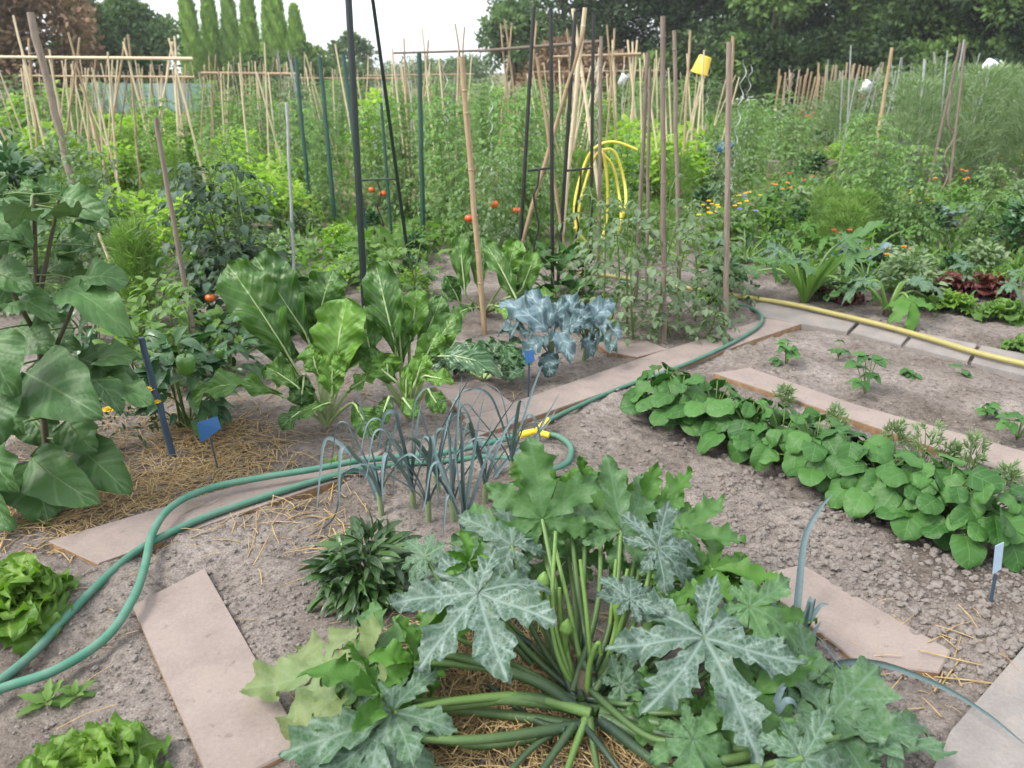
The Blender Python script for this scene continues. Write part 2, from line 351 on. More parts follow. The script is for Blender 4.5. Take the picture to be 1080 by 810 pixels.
M = {}
def soilmat():
    m, n, l, p, out = newmat("soil"); tc = n.new("ShaderNodeTexCoord"); v = tc.outputs["Object"]
    a = noise(n, l, 1.7, 6, .62, v); b_ = noise(n, l, 38, 6, .7, v); c_ = noise(n, l, 160, 4, .7, v)
    r1 = ramp(n, [(.30, (.085, .068, .056)), (.45, (.162, .139, .122)), (.68, (.25, .222, .202))]); l.new(a, r1.inputs[0])
    r2 = ramp(n, [(.3, (.4, .37, .35)), (.48, (1, 1, 1)), (.7, (1.35, 1.34, 1.33))]); l.new(b_, r2.inputs[0])
    c = mixc(n, l, 1.0, r1.outputs[0], r2.outputs[0], 'MULTIPLY')
    r3 = ramp(n, [(.32, (.6, .58, .56)), (.52, (1, 1, 1)), (.72, (1.4, 1.4, 1.4))]); l.new(c_, r3.inputs[0])
    c = mixc(n, l, 1.0, c, r3.outputs[0], 'MULTIPLY')
    sx = n.new("ShaderNodeSeparateXYZ"); l.new(v, sx.inputs[0])
    far = mth(n, l, 'MULTIPLY', mth(n, l, 'SUBTRACT', sx.outputs[1], 6.5), .3, None, True)
    g = ramp(n, [(.35, (.10, .11, .04)), (.5, (.14, .13, .065)), (.66, (.24, .18, .10))]); l.new(noise(n, l, .55, 6, .7, v), g.inputs[0])
    c = mixc(n, l, mth(n, l, 'MULTIPLY', far, .9), c, g.outputs[0])
    l.new(c, p.inputs["Base Color"]); p.inputs["Roughness"].default_value = .95; p.inputs["Specular IOR Level"].default_value = .15
    b = n.new("ShaderNodeBump"); b.inputs["Strength"].default_value = .8; b.inputs["Distance"].default_value = .012
    l.new(mth(n, l, 'ADD', b_, mth(n, l, 'MULTIPLY', c_, .5)), b.inputs["Height"]); l.new(b.outputs[0], p.inputs["Normal"]); return m
def boardmat(name, c1, c2):
    """sun-bleached board: broad tone, grain, soil dust and small dark stains"""
    m, n, l, p, out = newmat(name); tc = n.new("ShaderNodeTexCoord"); v = tc.outputs["Object"]
    a = ramp(n, [(.3, c2), (.7, c1)]); l.new(noise(n, l, 5, 7, .65, v), a.inputs[0])
    f = ramp(n, [(.3, (.84, .83, .82)), (.7, (1.1, 1.1, 1.1))]); l.new(noise(n, l, 110, 5, .75, v), f.inputs[0])
    c = mixc(n, l, 1.0, a.outputs[0], f.outputs[0], 'MULTIPLY')
    st = ramp(n, [(.66, (0, 0, 0)), (.72, (1, 1, 1))]); l.new(noise(n, l, 26, 3, .55, v), st.inputs[0])
    c = mixc(n, l, mth(n, l, 'MULTIPLY', st.outputs[0], .5), c, (.13, .10, .08))
    du = ramp(n, [(.5, (0, 0, 0)), (.68, (1, 1, 1))]); l.new(noise(n, l, 7.5, 6, .7, v), du.inputs[0])
    c = mixc(n, l, mth(n, l, 'MULTIPLY', du.outputs[0], .75), c, (.26, .215, .185))
    l.new(c, p.inputs["Base Color"]); p.inputs["Roughness"].default_value = .85; p.inputs["Specular IOR Level"].default_value = .2
    b = n.new("ShaderNodeBump"); b.inputs["Strength"].default_value = .4; b.inputs["Distance"].default_value = .003; l.new(noise(n, l, 130, 5, .7, v), b.inputs["Height"]); l.new(b.outputs[0], p.inputs["Normal"])
    return m
M['soil'] = soilmat()
M['clod'] = solid("clod", (.245, .22, .20), (.17, .148, .132), .95, 60, .1, bump=.5)
M['straw'] = solid("straw", (.50, .37, .18), (.30, .20, .085), .6, 30, .3)
M['board'] = boardmat("weathered_board", (.285, .236, .212), (.205, .17, .152))
M['board_edge'] = solid("board_edge", (.33, .21, .12), (.18, .11, .06), .9, 30, .1)
M['concrete'] = boardmat("concrete", (.27, .25, .235), (.175, .16, .15))
M['hose_green'] = solid("green_hose", (.028, .155, .098), (.10, .185, .14), .55, 16, .45, bump=.05)
M['hose_yellow'] = solid("yellow_hose", (.36, .32, .10), (.29, .25, .10), .5, 7, .4, bump=.05)
M['yellow'] = solid("yellow_plastic", (.75, .55, .03), (.70, .50, .03), .4, 5, .5, bump=0)
M['hose_bright'] = solid("bright_yellow_hose", (.72, .62, .10), (.66, .55, .07), .4, 8, .5, bump=0)
M['white'] = solid("white_plastic", (.78, .79, .8), (.7, .71, .73), .4, 5, .5, bump=0)
M['blue'] = solid("blue_plastic", (.02, .10, .26), (.02, .08, .21), .45, 8, .5, bump=0)
M['slate'] = solid("slate_blue_plastic", (.035, .065, .10), (.03, .05, .08), .5, 8, .4, bump=0)
M['tagface'] = solid("tag_grey", (.30, .40, .50), (.24, .33, .42), .5, 12, .4, bump=0)
M['bamboo'] = solid("bamboo", (.41, .31, .19), (.27, .19, .11), .55, 7, .35, stretch=(6, 6, 1.5))
M['bamboo_pale'] = solid("pale_cane", (.62, .53, .37), (.48, .38, .24), .55, 7, .35, stretch=(6, 6, 1.5))
M['wood_grey'] = solid("grey_wood", (.27, .22, .18), (.16, .125, .10), .85, 10, .2, bump=.4, stretch=(8, 8, 1))
M['wood_brown'] = solid("brown_wood", (.23, .185, .15), (.14, .11, .09), .8, 10, .2, bump=.4, stretch=(8, 8, 1))
M['steel_dark'] = solid("dark_green_coated_steel", (.018, .032, .03), (.012, .022, .02), .4, 15, .5, bump=0)
M['steel_green'] = solid("green_coated_steel", (.03, .085, .065), (.02, .06, .05), .45, 15, .5, bump=0)
M['black'] = solid("black_coated_steel", (.012, .013, .014), (.02, .02, .02), .4, 15, .5, bump=0)
M['galv'] = solid("galvanised_steel", (.42, .44, .44), (.3, .31, .31), .45, 20, .5, metal=.4, bump=0)
M['bark'] = solid("bark", (.13, .10, .075), (.06, .045, .035), .9, 8, .2, bump=.6, stretch=(3, 3, .6))
M['bark_pale'] = solid("pale_bark", (.28, .22, .17), (.16, .12, .09), .9, 6, .2, bump=.6)
M['red'] = leafmat("ripe_tomato_skin", (.55, .035, .015), (.62, .12, .02), rough=.25, trans=0, spec=.5, mottle=.1)
M['orange'] = leafmat("orange_tomato_skin", (.55, .10, .02), (.62, .16, .03), rough=.25, trans=0, spec=.5, mottle=.2)
M['greenfruit'] = leafmat("green_fruit", (.05, .14, .02), (.10, .22, .04), rough=.25, trans=0, spec=.5, mottle=.2)
M['stem'] = leafmat("green_stem", (.07, .13, .03), (.13, .20, .055), rough=.5, trans=.05, spec=.4, mottle=.3)
M['stem_zuc'] = leafmat("squash_stalk", (.018, .035, .026), (.14, .25, .055), rough=.45, trans=.05, spec=.4, mottle=.2)
M['stem_dark'] = leafmat("dark_stem", (.05, .035, .03), (.09, .08, .04), rough=.6, trans=0, mottle=.3)
M['chard_rib'] = leafmat("chard_rib", (.24, .34, .11), (.46, .54, .30), rough=.4, trans=.1, spec=.4, mottle=.2)
M['zuc'] = leafmat("squash_leaf", (.055, .15, .014), (.038, .078, .052), back=(.11, .22, .045), rough=.55, trans=.16, spots=.35, silver=(.29, .37, .345), mottle=.3, scale=9)
M['zuc_yellow'] = leafmat("yellowing_squash_leaf", (.085, .16, .05), (.20, .225, .085), back=(.16, .22, .08), rough=.6, trans=.2, silver=(.22, .29, .2), mottle=.9, scale=7)
M['chard'] = leafmat("chard_leaf", (.018, .062, .015), (.105, .225, .03), rough=.36, trans=.16, spec=.35, vein=(.26, .38, .14), veinw=.02, side=6.5, sidew=.2, spots=.3)
M['chard_dark'] = leafmat("dark_chard_leaf", (.022, .07, .022), (.06, .15, .05), rough=.28, trans=.15, spec=.6, vein=(.36, .46, .32), veinw=.03, side=7, sidew=.4)
M['leek'] = leafmat("leek_leaf", (.06, .10, .105), (.15, .21, .23), rough=.6, trans=.1, spec=.35, mottle=.5, vein=(.10, .15, .14), veinw=.04)
M['leek_shank'] = leafmat("leek_shank", (.14, .20, .09), (.27, .32, .18), rough=.5, trans=.05)
M['bushdark'] = leafmat("dark_lance_leaf", (.018, .05, .014), (.06, .13, .03), rough=.35, trans=.15, spec=.5, vein=(.08, .14, .06), veinw=.06)
M['lettuce'] = leafmat("lettuce_leaf", (.065, .16, .018), (.18, .31, .045), rough=.4, trans=.35, spec=.35, vein=(.30, .42, .12), veinw=.05)
M['lettuce_red'] = leafmat("red_lettuce_leaf", (.07, .012, .018), (.15, .05, .035), rough=.4, trans=.3, mottle=.8)
M['rowleaf'] = leafmat("heart_leaf", (.02, .075, .013), (.06, .155, .032), rough=.5, trans=.12, spec=.28, sidew=.3, spots=.15, vbump=.35, vein=(.10, .21, .07), veinw=.02, side=3.2)
M['eggleaf'] = leafmat("aubergine_leaf", (.026, .075, .017), (.07, .16, .042), rough=.48, trans=.13, sidew=.35, spots=.35, spec=.35, vein=(.15, .24, .11), veinw=.025, side=3.0, back=(.10, .16, .08))
M['pepper'] = leafmat("pepper_leaf", (.022, .075, .022), (.05, .13, .04), rough=.3, trans=.15, spec=.5, vein=(.08, .16, .06), veinw=.04)
M['tomleaf'] = leafmat("tomato_leaf", (.10, .18, .07), (.24, .38, .14), rough=.55, trans=.5, mottle=.4)
M['tompale'] = leafmat("greyish_tomato_leaf", (.095, .15, .085), (.19, .27, .15), rough=.55, trans=.35, mottle=.4)
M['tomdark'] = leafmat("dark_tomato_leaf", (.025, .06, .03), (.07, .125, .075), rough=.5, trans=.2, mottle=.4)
M['lime'] = leafmat("lime_leaf", (.19, .33, .05), (.38, .54, .10), rough=.5, trans=.5, mottle=.4)
M['mid'] = leafmat("mid_green_leaf", (.08, .17, .035), (.19, .32, .08), rough=.5, trans=.45, mottle=.4)
M['feather'] = leafmat("feathery_leaf", (.11, .20, .04), (.20, .32, .08), rough=.6, trans=.35, mottle=.3)
M['grey_green'] = leafmat("grey_green_leaf", (.12, .19, .09), (.25, .33, .18), rough=.6, trans=.35, mottle=.3)
M['brassica'] = leafmat("brassica_leaf", (.04, .085, .07), (.115, .185, .215), rough=.5, sidew=.5, trans=.12, spec=.4, vein=(.40, .48, .46), veinw=.025, side=3, mottle=.5)
M['fl_yellow'] = leafmat("yellow_petal", (.72, .42, .01), (.80, .58, .03), rough=.5, trans=.2, mottle=.2)
M['fl_orange'] = leafmat("orange_petal", (.65, .16, .01), (.75, .32, .03), rough=.5, trans=.2, mottle=.2)
M['fl_red'] = leafmat("red_petal", (.5, .03, .03), (.6, .12, .08), rough=.5, trans=.2, mottle=.2)
M['fl_violet'] = leafmat("violet_petal", (.12, .10, .5), (.28, .22, .6), rough=.5, trans=.2, mottle=.2)
M['fl_white'] = leafmat("white_petal", (.7, .7, .68), (.8, .8, .78), rough=.5, trans=.2, mottle=.2)
M['cypress'] = leafmat("cypress_leaf", (.20, .33, .075), (.36, .52, .15), rough=.7, trans=.4, spec=.12, mottle=.5, scale=1.2)
M['conifer'] = leafmat("conifer_leaf", (.05, .10, .045), (.16, .25, .10), rough=.7, trans=.25, spec=.12, mottle=.5, scale=1.2)
M['conifer_brown'] = leafmat("dead_conifer_leaf", (.13, .085, .05), (.27, .18, .115), rough=.8, trans=.1, spec=.12, mottle=.5, scale=1.2)
M['hedge'] = leafmat("dark_tree_leaf", (.012, .026, .011), (.06, .10, .04), rough=.6, trans=.25, spec=.12, mottle=.4, scale=1.0)
M['hedge_light'] = leafmat("tree_leaf", (.05, .10, .03), (.15, .24, .07), rough=.6, trans=.3, spec=.12, mottle=.4, scale=1.0)
M['farbush'] = leafmat("far_bush_leaf", (.07, .12, .05), (.15, .22, .10), rough=.7, trans=.2, spec=.12, mottle=.4, scale=1.0)
M['net'] = solid("teal_net", (.22, .36, .35), (.30, .42, .40), .8, 4, .2, bump=0)
M['terracotta'] = solid("pale_terracotta", (.52, .32, .25), (.62, .45, .38), .8, 6, .2)
M['lavender'] = leafmat("lavender_leaf", (.18, .20, .22), (.30, .28, .40), rough=.7, trans=.2)

# ================================================================== boards, path slabs (corner points in the photograph, on the ground)
def poly_g(pts): return np.array([G(x, y)[:2] for x, y in pts])
BOARDS = [
 ("plank", "pale pinkish board pointing from the squash leaves up towards the crossing green hoses", "board", [(140, 642), (216, 603), (322, 790), (226, 838)], .013, 'board'),
 ("plank", "long weathered board lying under the two green hoses beside the straw", "board", [(104, 598), (52, 574), (230, 520), (405, 478), (372, 505), (330, 518)], .012, 'board'),
 ("plank", "pale board with the thin green hose lying along it, beside the blue green broccoli", "board", [(505, 462), (488, 446), (688, 376), (832, 330), (850, 342), (790, 362), (730, 385)], .013, 'board'),
 ("plank", "short board lying in front of the crinkled chard, behind the leeks", "board", [(492, 443), (458, 408), (500, 398), (541, 428)], .011, 'board'),
 ("plank", "small board lying beside the blue green broccoli plants", "board", [(640, 372), (612, 350), (640, 344), (704, 370), (672, 378)], .011, 'board'),
 ("plank", "long narrow board between the heart leaved row and the bean seedlings", "board", [(1092, 512), (860, 432), (752, 396), (790, 390), (900, 428), (1098, 484)], .013, 'board'),
 ("plank", "board dusted with soil just behind the squash plant", "board", [(905, 702), (790, 610), (845, 596), (1003, 690), (990, 712)], .008, 'board'),
 ("plank", "small corner of board poking out by the leeks under the hoses", "board", [(388, 506), (372, 494), (404, 484), (425, 492)], .012, 'board'),
 ("concrete_slab", "pale concrete slab in the lower right corner of the plot", "slab", [(976, 830), (1000, 778), (1078, 688), (1140, 668), (1140, 840)], .02, 'concrete'),
]
GREYP = [[(800, 336), (792, 322), (852, 322), (905, 340), (893, 352)], [(897, 353), (909, 341), (962, 352), (950, 366)], [(954, 367), (966, 353), (1030, 366), (1020, 384)], [(1024, 385), (1034, 367), (1110, 382), (1104, 405)],
         [(660, 302), (664, 296), (760, 311), (752, 318)]]
for k, q in enumerate(GREYP):
    BOARDS.append(("paving_slab", ["grey slab at the bend of the green hose, first of the edging along the yellow hose", "second grey slab along the yellow hose, counted from the bend of the green hose",
      "third grey slab along the yellow hose, in front of the squash leaves", "grey slab under the end of the yellow hose, near the lettuces", "narrow grey slab behind the staked tomato plants"][k], "slab", q, .016, 'concrete'))
quads = []
for i, (nm, lab, cat, px, h, mt) in enumerate(BOARDS):
    P = poly_g(px)
    if sum(P[k][0] * P[(k + 1) % len(P)][1] - P[(k + 1) % len(P)][0] * P[k][1] for k in range(len(P))) < 0: P = P[::-1]
    quads.append(P)
    mb = MB(); n = len(P); c = P.mean(0); e = .004; z0 = -.03; r = np.random.default_rng(i)
    bot = np.c_[P, np.full(n, z0)]; mid = np.c_[P, np.full(n, h - e)]; D = c - P; D /= np.linalg.norm(D, axis=1, keepdims=True)
    tz = r.normal(0, .0015, n)
    top = np.c_[P + D * e, h + tz]; mid[:, 2] += tz
    V = np.vstack([bot, mid, top, [[*c, h + .001]]]); F = []
    F += [(k, (k + 1) % n, n + (k + 1) % n, n + k) for k in range(n)]
    F2 = [(n + k, n + (k + 1) % n, 2 * n + (k + 1) % n, 2 * n + k) for k in range(n)]
    T = [(2 * n + k, 2 * n + (k + 1) % n, 3 * n) for k in range(n)]
    mb.add(V, F, None, .5, 1 if mt == 'board' else 0); k0 = mb.n
    mb.add(V, F2 , None, .5, 0); mb.add(V, T, None, .5, 0)
    o = mb.build(nm, [M[mt], M['board_edge']] if mt == 'board' else [M[mt]], smooth=False, off=np.array([c[0], c[1], 0.0])); o.location = (c[0], c[1], 0)
    tag(o, lab, cat, "boards laid flat as stepping paths" if nm == "plank" else ("grey slabs edging the bed" if nm == "paving_slab" else None))

# ================================================================== ground: one sheet to the horizon
def axis_pts(a, b, fine, grow, lim):
    mid = list(np.arange(a, b, fine)); s = fine; x = b; hi = []
    while x < lim: hi.append(x); s *= grow; x += s
    hi.append(lim); s = fine; x = a; lo = []
    while x > -lim: x -= s; s *= grow; lo.append(max(x, -lim))
    return np.array(sorted(set(lo + mid + hi)))
gx = axis_pts(-2.3, 2.6, .014, 1.06, 600.0)
ys = [1.0]; 
while ys[-1] < 900: ys.append(ys[-1] + max(.011, .0042 * ys[-1] ** 1.25 if ys[-1] < 9 else .06 * ys[-1]))
gy = np.array([-40, -20, -8, -3, -1, 0, .4, .7, .85] + ys)
XX, YY = np.meshgrid(gx, gy)
def vnoise(x, y, seed):
    r = np.random.default_rng(seed); g = r.random((256, 256)); xi = np.floor(x).astype(int); yi = np.floor(y).astype(int); fx = x - xi; fy = y - yi
    fx = fx * fx * (3 - 2 * fx); fy = fy * fy * (3 - 2 * fy); a = lambda i, j: g[(xi + i) % 256, (yi + j) % 256]
    return (a(0, 0) * (1 - fx) + a(1, 0) * fx) * (1 - fy) + (a(0, 1) * (1 - fx) + a(1, 1) * fx) * fy - .5
def inpoly(x, y, P, grow=0.0):
    c = P.mean(0); Q = c + (P - c) * (1 + grow / np.maximum(np.linalg.norm(P - c, axis=1, keepdims=True), 1e-3)); ins = np.zeros(x.shape, bool)
    for k in range(len(Q)):
        a, b = Q[k], Q[(k + 1) % len(Q)]
        t = ((a[1] > y) != (b[1] > y)) & (x < (b[0] - a[0]) * (y - a[1]) / (b[1] - a[1] + 1e-12) + a[0]); ins ^= t
    return ins
def ground_h(x, y):
    x = np.asarray(x, float); y = np.asarray(y, float)
    fade = np.clip((14 - y) / 6, 0, 1)
    h = .034 * vnoise(x * 2.2, y * 2.2, 1) + .026 * vnoise(x * 6, y * 6, 2) + .017 * vnoise(x * 15, y * 15, 3)
    rough = np.clip(vnoise(x * 1.6 + 7, y * 1.6, 5) * 2.2 + .55, .1, 1.3)
    cl = vnoise(x * 34, y * 34, 4); h = h + rough * (.020 * np.maximum(cl, -.1) + .012 * np.maximum(vnoise(x * 62, y * 62, 6), 0))
    h = h * fade - .004
    on = np.zeros(x.shape, bool)
    for P in quads: on |= inpoly(x, y, P, .03)
    return np.where(on, np.minimum(h, .004) - .006, h)
ZZ = ground_h(XX, YY)
mb = MB(); ny, nx = XX.shape
i = np.arange(ny - 1)[:, None] * nx; j = np.arange(nx - 1)[None]
mb.add(np.stack([XX, YY, ZZ], -1).reshape(-1, 3), np.stack([i + j, i + j + 1, i + nx + j + 1, i + nx + j], -1).reshape(-1, 4))
ground = mb.build("ground", M['soil']); tag(ground, "dry grey brown garden soil with crumbly clods", "soil", kind="structure")

# loose clods and crumbs
rng = np.random.default_rng(11)
import bmesh
bm = bmesh.new(); bmesh.ops.create_icosphere(bm, subdivisions=2, radius=1); bm.verts.ensure_lookup_table()
IV = np.array([v.co[:] for v in bm.verts]); IF = np.array([[v.index for v in f.verts] for f in bm.faces]); bm.free()
mb = MB()
def scatter_clods(n, xr, yr, smin, smax, power=3):
    px = rng.uniform(*xr, n); py = rng.uniform(*yr, n); keep = []
    P = np.array([G(a, b)[:2] for a, b in zip(px, py)])
    on = np.zeros(n, bool)
    for q in quads: on |= inpoly(P[:, 0], P[:, 1], q, -.02)
    dn = vnoise(P[:, 0] * 4, P[:, 1] * 4, 9) > rng.uniform(-.5, .35, n)
    P = P[(~on) & dn]; n = len(P); z = ground_h(P[:, 0], P[:, 1])
    s = smin + (smax - smin) * rng.random(n) ** power
    for v in range(4):
        k = np.arange(n) % 4 == v
        V0 = IV * (1 + .7 * vnoise(IV[:, 0] * 1.7 + v * 9, IV[:, 1] * 1.7 + IV[:, 2] * 2.3, 20 + v)[:, None] + .5 * vnoise(IV[:, 0] * 4 + v, IV[:, 2] * 4 + IV[:, 1] * 3, 30 + v)[:, None]); V0 = V0 * [1, 1, .72]
        th = rng.uniform(0, 6.28, k.sum()); D = np.stack([np.cos(th), np.sin(th), rng.normal(0, .3, k.sum())], 1); U = np.stack([rng.normal(0, .3, k.sum()), rng.normal(0, .3, k.sum()), np.ones(k.sum())], 1)
        mb.many((V0, IF, np.zeros((len(V0), 2))), np.c_[P[k], z[k] + s[k] * .3], frames(D, U), s[k], rng.random(k.sum()))
scatter_clods(6500, (0, 1080), (430, 810), .002, .008, 3)
scatter_clods(4200, (760, 1080), (480, 720), .003, .016, 3.2)
scatter_clods(1300, (560, 800), (440, 560), .002, .010, 3)
scatter_clods(1200, (560, 1080), (325, 470), .003, .011, 3)
scatter_clods(900, (100, 420), (500, 800), .003, .010, 3.4)
o = mb.build("soil_clods", M['clod'], smooth=False); tag(o, "loose grey crumbs and clods of dry soil on the beds", "soil clods", kind="stuff")

# straw mulch
mb = MB()
def straw(n, cx, cy, sx, sy, lmin=.03, lmax=.13, lift=.02, thick=.0016):
    for _ in range(n):
        px, py = rng.normal(cx, sx), rng.normal(cy, sy)
        if py > 830 or py < 300: continue
        g = G(px, py)
        if rng.random() < .8 and any(inpoly(g[:1], g[1:2], q)[0] for q in quads): continue
        th = rng.uniform(0, math.pi); L = rng.uniform(lmin, lmax) ; z = float(ground_h(g[0], g[1])) + abs(rng.normal(.004, lift * .5))
        d = np.array([math.cos(th), math.sin(th), rng.normal(0, .12)]); b = np.array([-d[1], d[0], 0]) * rng.normal(0, .03) * L
        P = [g + [0, 0, z] - d * L / 2, g + [0, 0, z + .004] + b, g + [0, 0, z] + d * L / 2]
        tube(mb, P, thick * rng.uniform(.6, 1.5), 4, 0, rng.random(), False, .6)
straw(1500, 140, 512, 100, 26); straw(800, 50, 535, 60, 20); straw(700, 230, 470, 40, 20); straw(300, 160, 450, 60, 18)
straw(1500, 500, 742, 62, 48, .025, .10, .03); straw(500, 620, 790, 70, 26, .025, .10, .03); straw(450, 520, 665, 50, 30, .025, .1, .03)
straw(50, 950, 700, 60, 30); straw(26, 330, 560, 60, 50, .04, .16); straw(8, 800, 480, 200, 90); straw(18, 150, 660, 120, 60); straw(120, 180, 430, 60, 20); straw(120, 420, 410, 90, 15)
straw(14, 345, 570, 14, 12, .1, .2, .04, .0024); straw(8, 990, 715, 20, 10, .1, .18, .02, .0024)
o = mb.build("straw_mulch", M['straw']); tag(o, "dry golden straw mulch strewn on the soil around the squash and aubergine", "straw mulch", kind="stuff")

# ================================================================== hoses
def hose(name, label, pts, r, mat, zoff=0.0):
    P = []
    for (x, y, *zz) in pts:
        g = G(x, y, .02); on = any(inpoly(np.array([g[0]]), np.array([g[1]]), q, 0.02)[0] for q in quads)
        z = (.014 if on else .001) + r + zoff + (zz[0] if zz else 0); P.append(G(x, y, z))
    C = spline(P, 9)
    mb = MB(); tube(mb, C, r, 12); o = mb.build(name, M[mat], off=np.array([*C[0][:2], 0])); o.location = (*C[0][:2], 0)
    return tag(o, label, "hose")
HR = .012
hose("garden_hose", "green hose coming from the lower left corner, the outer one that crosses over the other", [(-40, 748), (0, 727), (60, 706), (112, 672), (140, 632), (152, 600), (162, 560), (184, 532), (224, 514), (280, 503), (330, 495), (378, 486), (420, 482), (470, 477), (520, 466), (548, 459)], HR, 'hose_green', .028)
hose("garden_hose", "inner green hose from the lower left corner, lying under the crossing and along the board", [(-40, 745), (0, 718), (36, 688), (66, 655), (100, 620), (135, 588), (165, 569), (215, 546), (270, 527), (330, 508), (385, 494), (430, 489), (480, 485), (515, 482), (548, 486), (578, 495), (598, 488), (602, 472), (590, 461), (578, 458)], HR, 'hose_green')
hose("garden_hose", "thin green hose running along the pale board and bending round behind the staked tomatoes", [(574, 446), (600, 433), (650, 411), (700, 393), (740, 377), (775, 360), (800, 344), (803, 333), (790, 324), (765, 318), (730, 311), (690, 303), (655, 297)], HR * .85, 'hose_green')
hose("garden_hose", "pale yellow hose lying along the grey slabs towards the staked tomatoes", [(1130, 396), (1080, 384), (1030, 372), (980, 357), (930, 343), (880, 331), (835, 321), (790, 314), (740, 306), (690, 299), (650, 292), (610, 288)], .0155, 'hose_yellow', .012)
# brass-yellow joint between the hoses
c = thing("hose_connector", "yellow hose connector joining the green hoses beside the leeks", "connector", G(568, 453, 0))
mb = MB(); a, b = G(548, 459, .05), G(563, 455, .05); tube(mb, [a, a + (b - a) * .5, b], [.013, .014, .012], 14); mb.build("coupling", M['yellow'], c)
mb = MB(); a, b = G(566, 455, .055), G(578, 443, .045); tube(mb, [a, (a + b) / 2, b], [.013, .015, .012], 14); mb.build("coupling", M['yellow'], c)
mb = MB(); a, b = G(567, 456, .05), G(579, 459, .045); tube(mb, [a, b], [.013, .012], 14); mb.build("coupling", M['yellow'], c)

# ================================================================== the big squash plant in front
ZB = G(615, 752)
z = thing("squash_plant", "big courgette plant with silver mottled lobed leaves on long green stalks, in front", "courgette plant", ZB)
def zleaf(A, T, R, N, seed, tint, mat='zuc', stalk=None, sr=.0068, st=.45, **kw):
    """A, T: (px, py, Y) of the stalk joint and of the tip"""
    A, T = W(*A), W(*T); d = np.linalg.norm(T - A); mb = MB()
    put_palm(mb, (R or d / 1.05) * 1.0, A, T, N, seed, tint, **kw)
    # raised main ribs under the blade stay part of the leaf
    o = mb.build("leaf", [M[mat]], z)
    a_ = seed * 2.4; B = ZB + np.array([.028 * math.cos(a_), .028 * math.sin(a_), .02 + .012 * (seed % 6)]) if stalk is None or stalk[0] is None else W(*stalk[0])
    via = [] if stalk is None else [W(*s) for s in stalk[1:]]
    if not via:
        h = (B + A) / 2; via = [h + np.array([0, 0, .10 * np.linalg.norm(A - B)])]
    C = spline([B] + via + [A - nrm(via[-1] * 0 + A - via[-1]) * 0.0], 8); n = len(C); tt = np.linspace(0, 1, n)
    mb = MB(); tube(mb, C, sr * (1.35 - .6 * tt), 9); 
    mb.A = [np.concatenate([np.repeat(np.clip(st - .35 + .6 * tt, 0, 1), 9)] + [a for a in mb.A[1:]])]
    mb.build("leaf_stalk", [M['stem_zuc']], o)
    return o
UP = np.array([0, -.45, .9]); FACE = np.array([0, -.85, .5])
zleaf((572, 548, 1.78), (566, 462, 1.86), .20, (-.1, -.85, .45), 1, .25, stalk=[None, (590, 640, 1.60)], sinus=.42, droop=.15)
zleaf((540, 575, 1.74), (498, 548, 1.80), .17, (-.2, -.5, .85), 2, 0.75, stalk=[None, (560, 660, 1.6)], droop=.5)
zleaf((655, 560, 1.78), (720, 492, 1.92), .21, (.1, -.7, .6), 3, .4, stalk=[None, (648, 640, 1.62)], sinus=.4, droop=.3)
zleaf((634, 552, 1.84), (636, 470, 1.95), .17, (0, -.75, .6), 4, .2, stalk=[None, (630, 640, 1.62)], droop=.2)
zleaf((693, 578, 1.66), (770, 558, 1.74), .16, (.0, -.6, .8), 5, 0.9, stalk=[None, (668, 660, 1.55)], droop=.4, sinus=.45)
zleaf((736, 622, 1.66), (858, 618, 1.70), .24, (.0, .15, 1), 6, 0.05, stalk=[None, (690, 700, 1.55)], sinus=.3, fold=.30, droop=.25, serr=.09)
zleaf((752, 600, 1.72), (840, 566, 1.82), .19, (-.1, -.1, 1), 7, 0.05, stalk=[None, (690, 690, 1.58)], sinus=.32, fold=.3, droop=.2, serr=.09)
zleaf((742, 672, 1.42), (815, 790, 1.20), .235, (.05, -.62, .78), 8, 1.0, stalk=[None, (700, 720, 1.50)], sinus=.33, droop=.12, serr=.07, lob=[(0, 1.15), (50, .95), (-48, .85), (100, .95), (-100, .9), (148, .78), (-146, .72)])
zleaf((505, 626, 1.52), (428, 718, 1.36), .22, (-.25, -.5, .83), 9, 1.0, stalk=[None, (560, 690, 1.52)], sinus=.4, droop=.25, lob=[(0, 1.1), (52, .9), (-54, 1.), (104, .72), (-104, .95), (150, .62), (-150, .8)])
zleaf((448, 588, 1.66), (430, 566, 1.72), .085, (-.2, -.5, .85), 10, 0.6, stalk=[(560, 680, 1.56), (480, 630, 1.6)], droop=.4)
zleaf((494, 592, 1.60), (493, 548, 1.63), .075, (.5, -.8, .3), 11, .05, stalk=[(560, 700, 1.52), (510, 640, 1.55)], fold=.9, sinus=.5)
zleaf((664, 632, 1.50), (668, 600, 1.56), .10, (.1, -.5, .8), 12, .9, stalk=[None, (640, 700, 1.5)])
zleaf((790, 640, 1.50), (838, 660, 1.46), .14, (.1, -.5, .85), 13, 0.45, stalk=[None, (720, 710, 1.52)], sinus=.42)
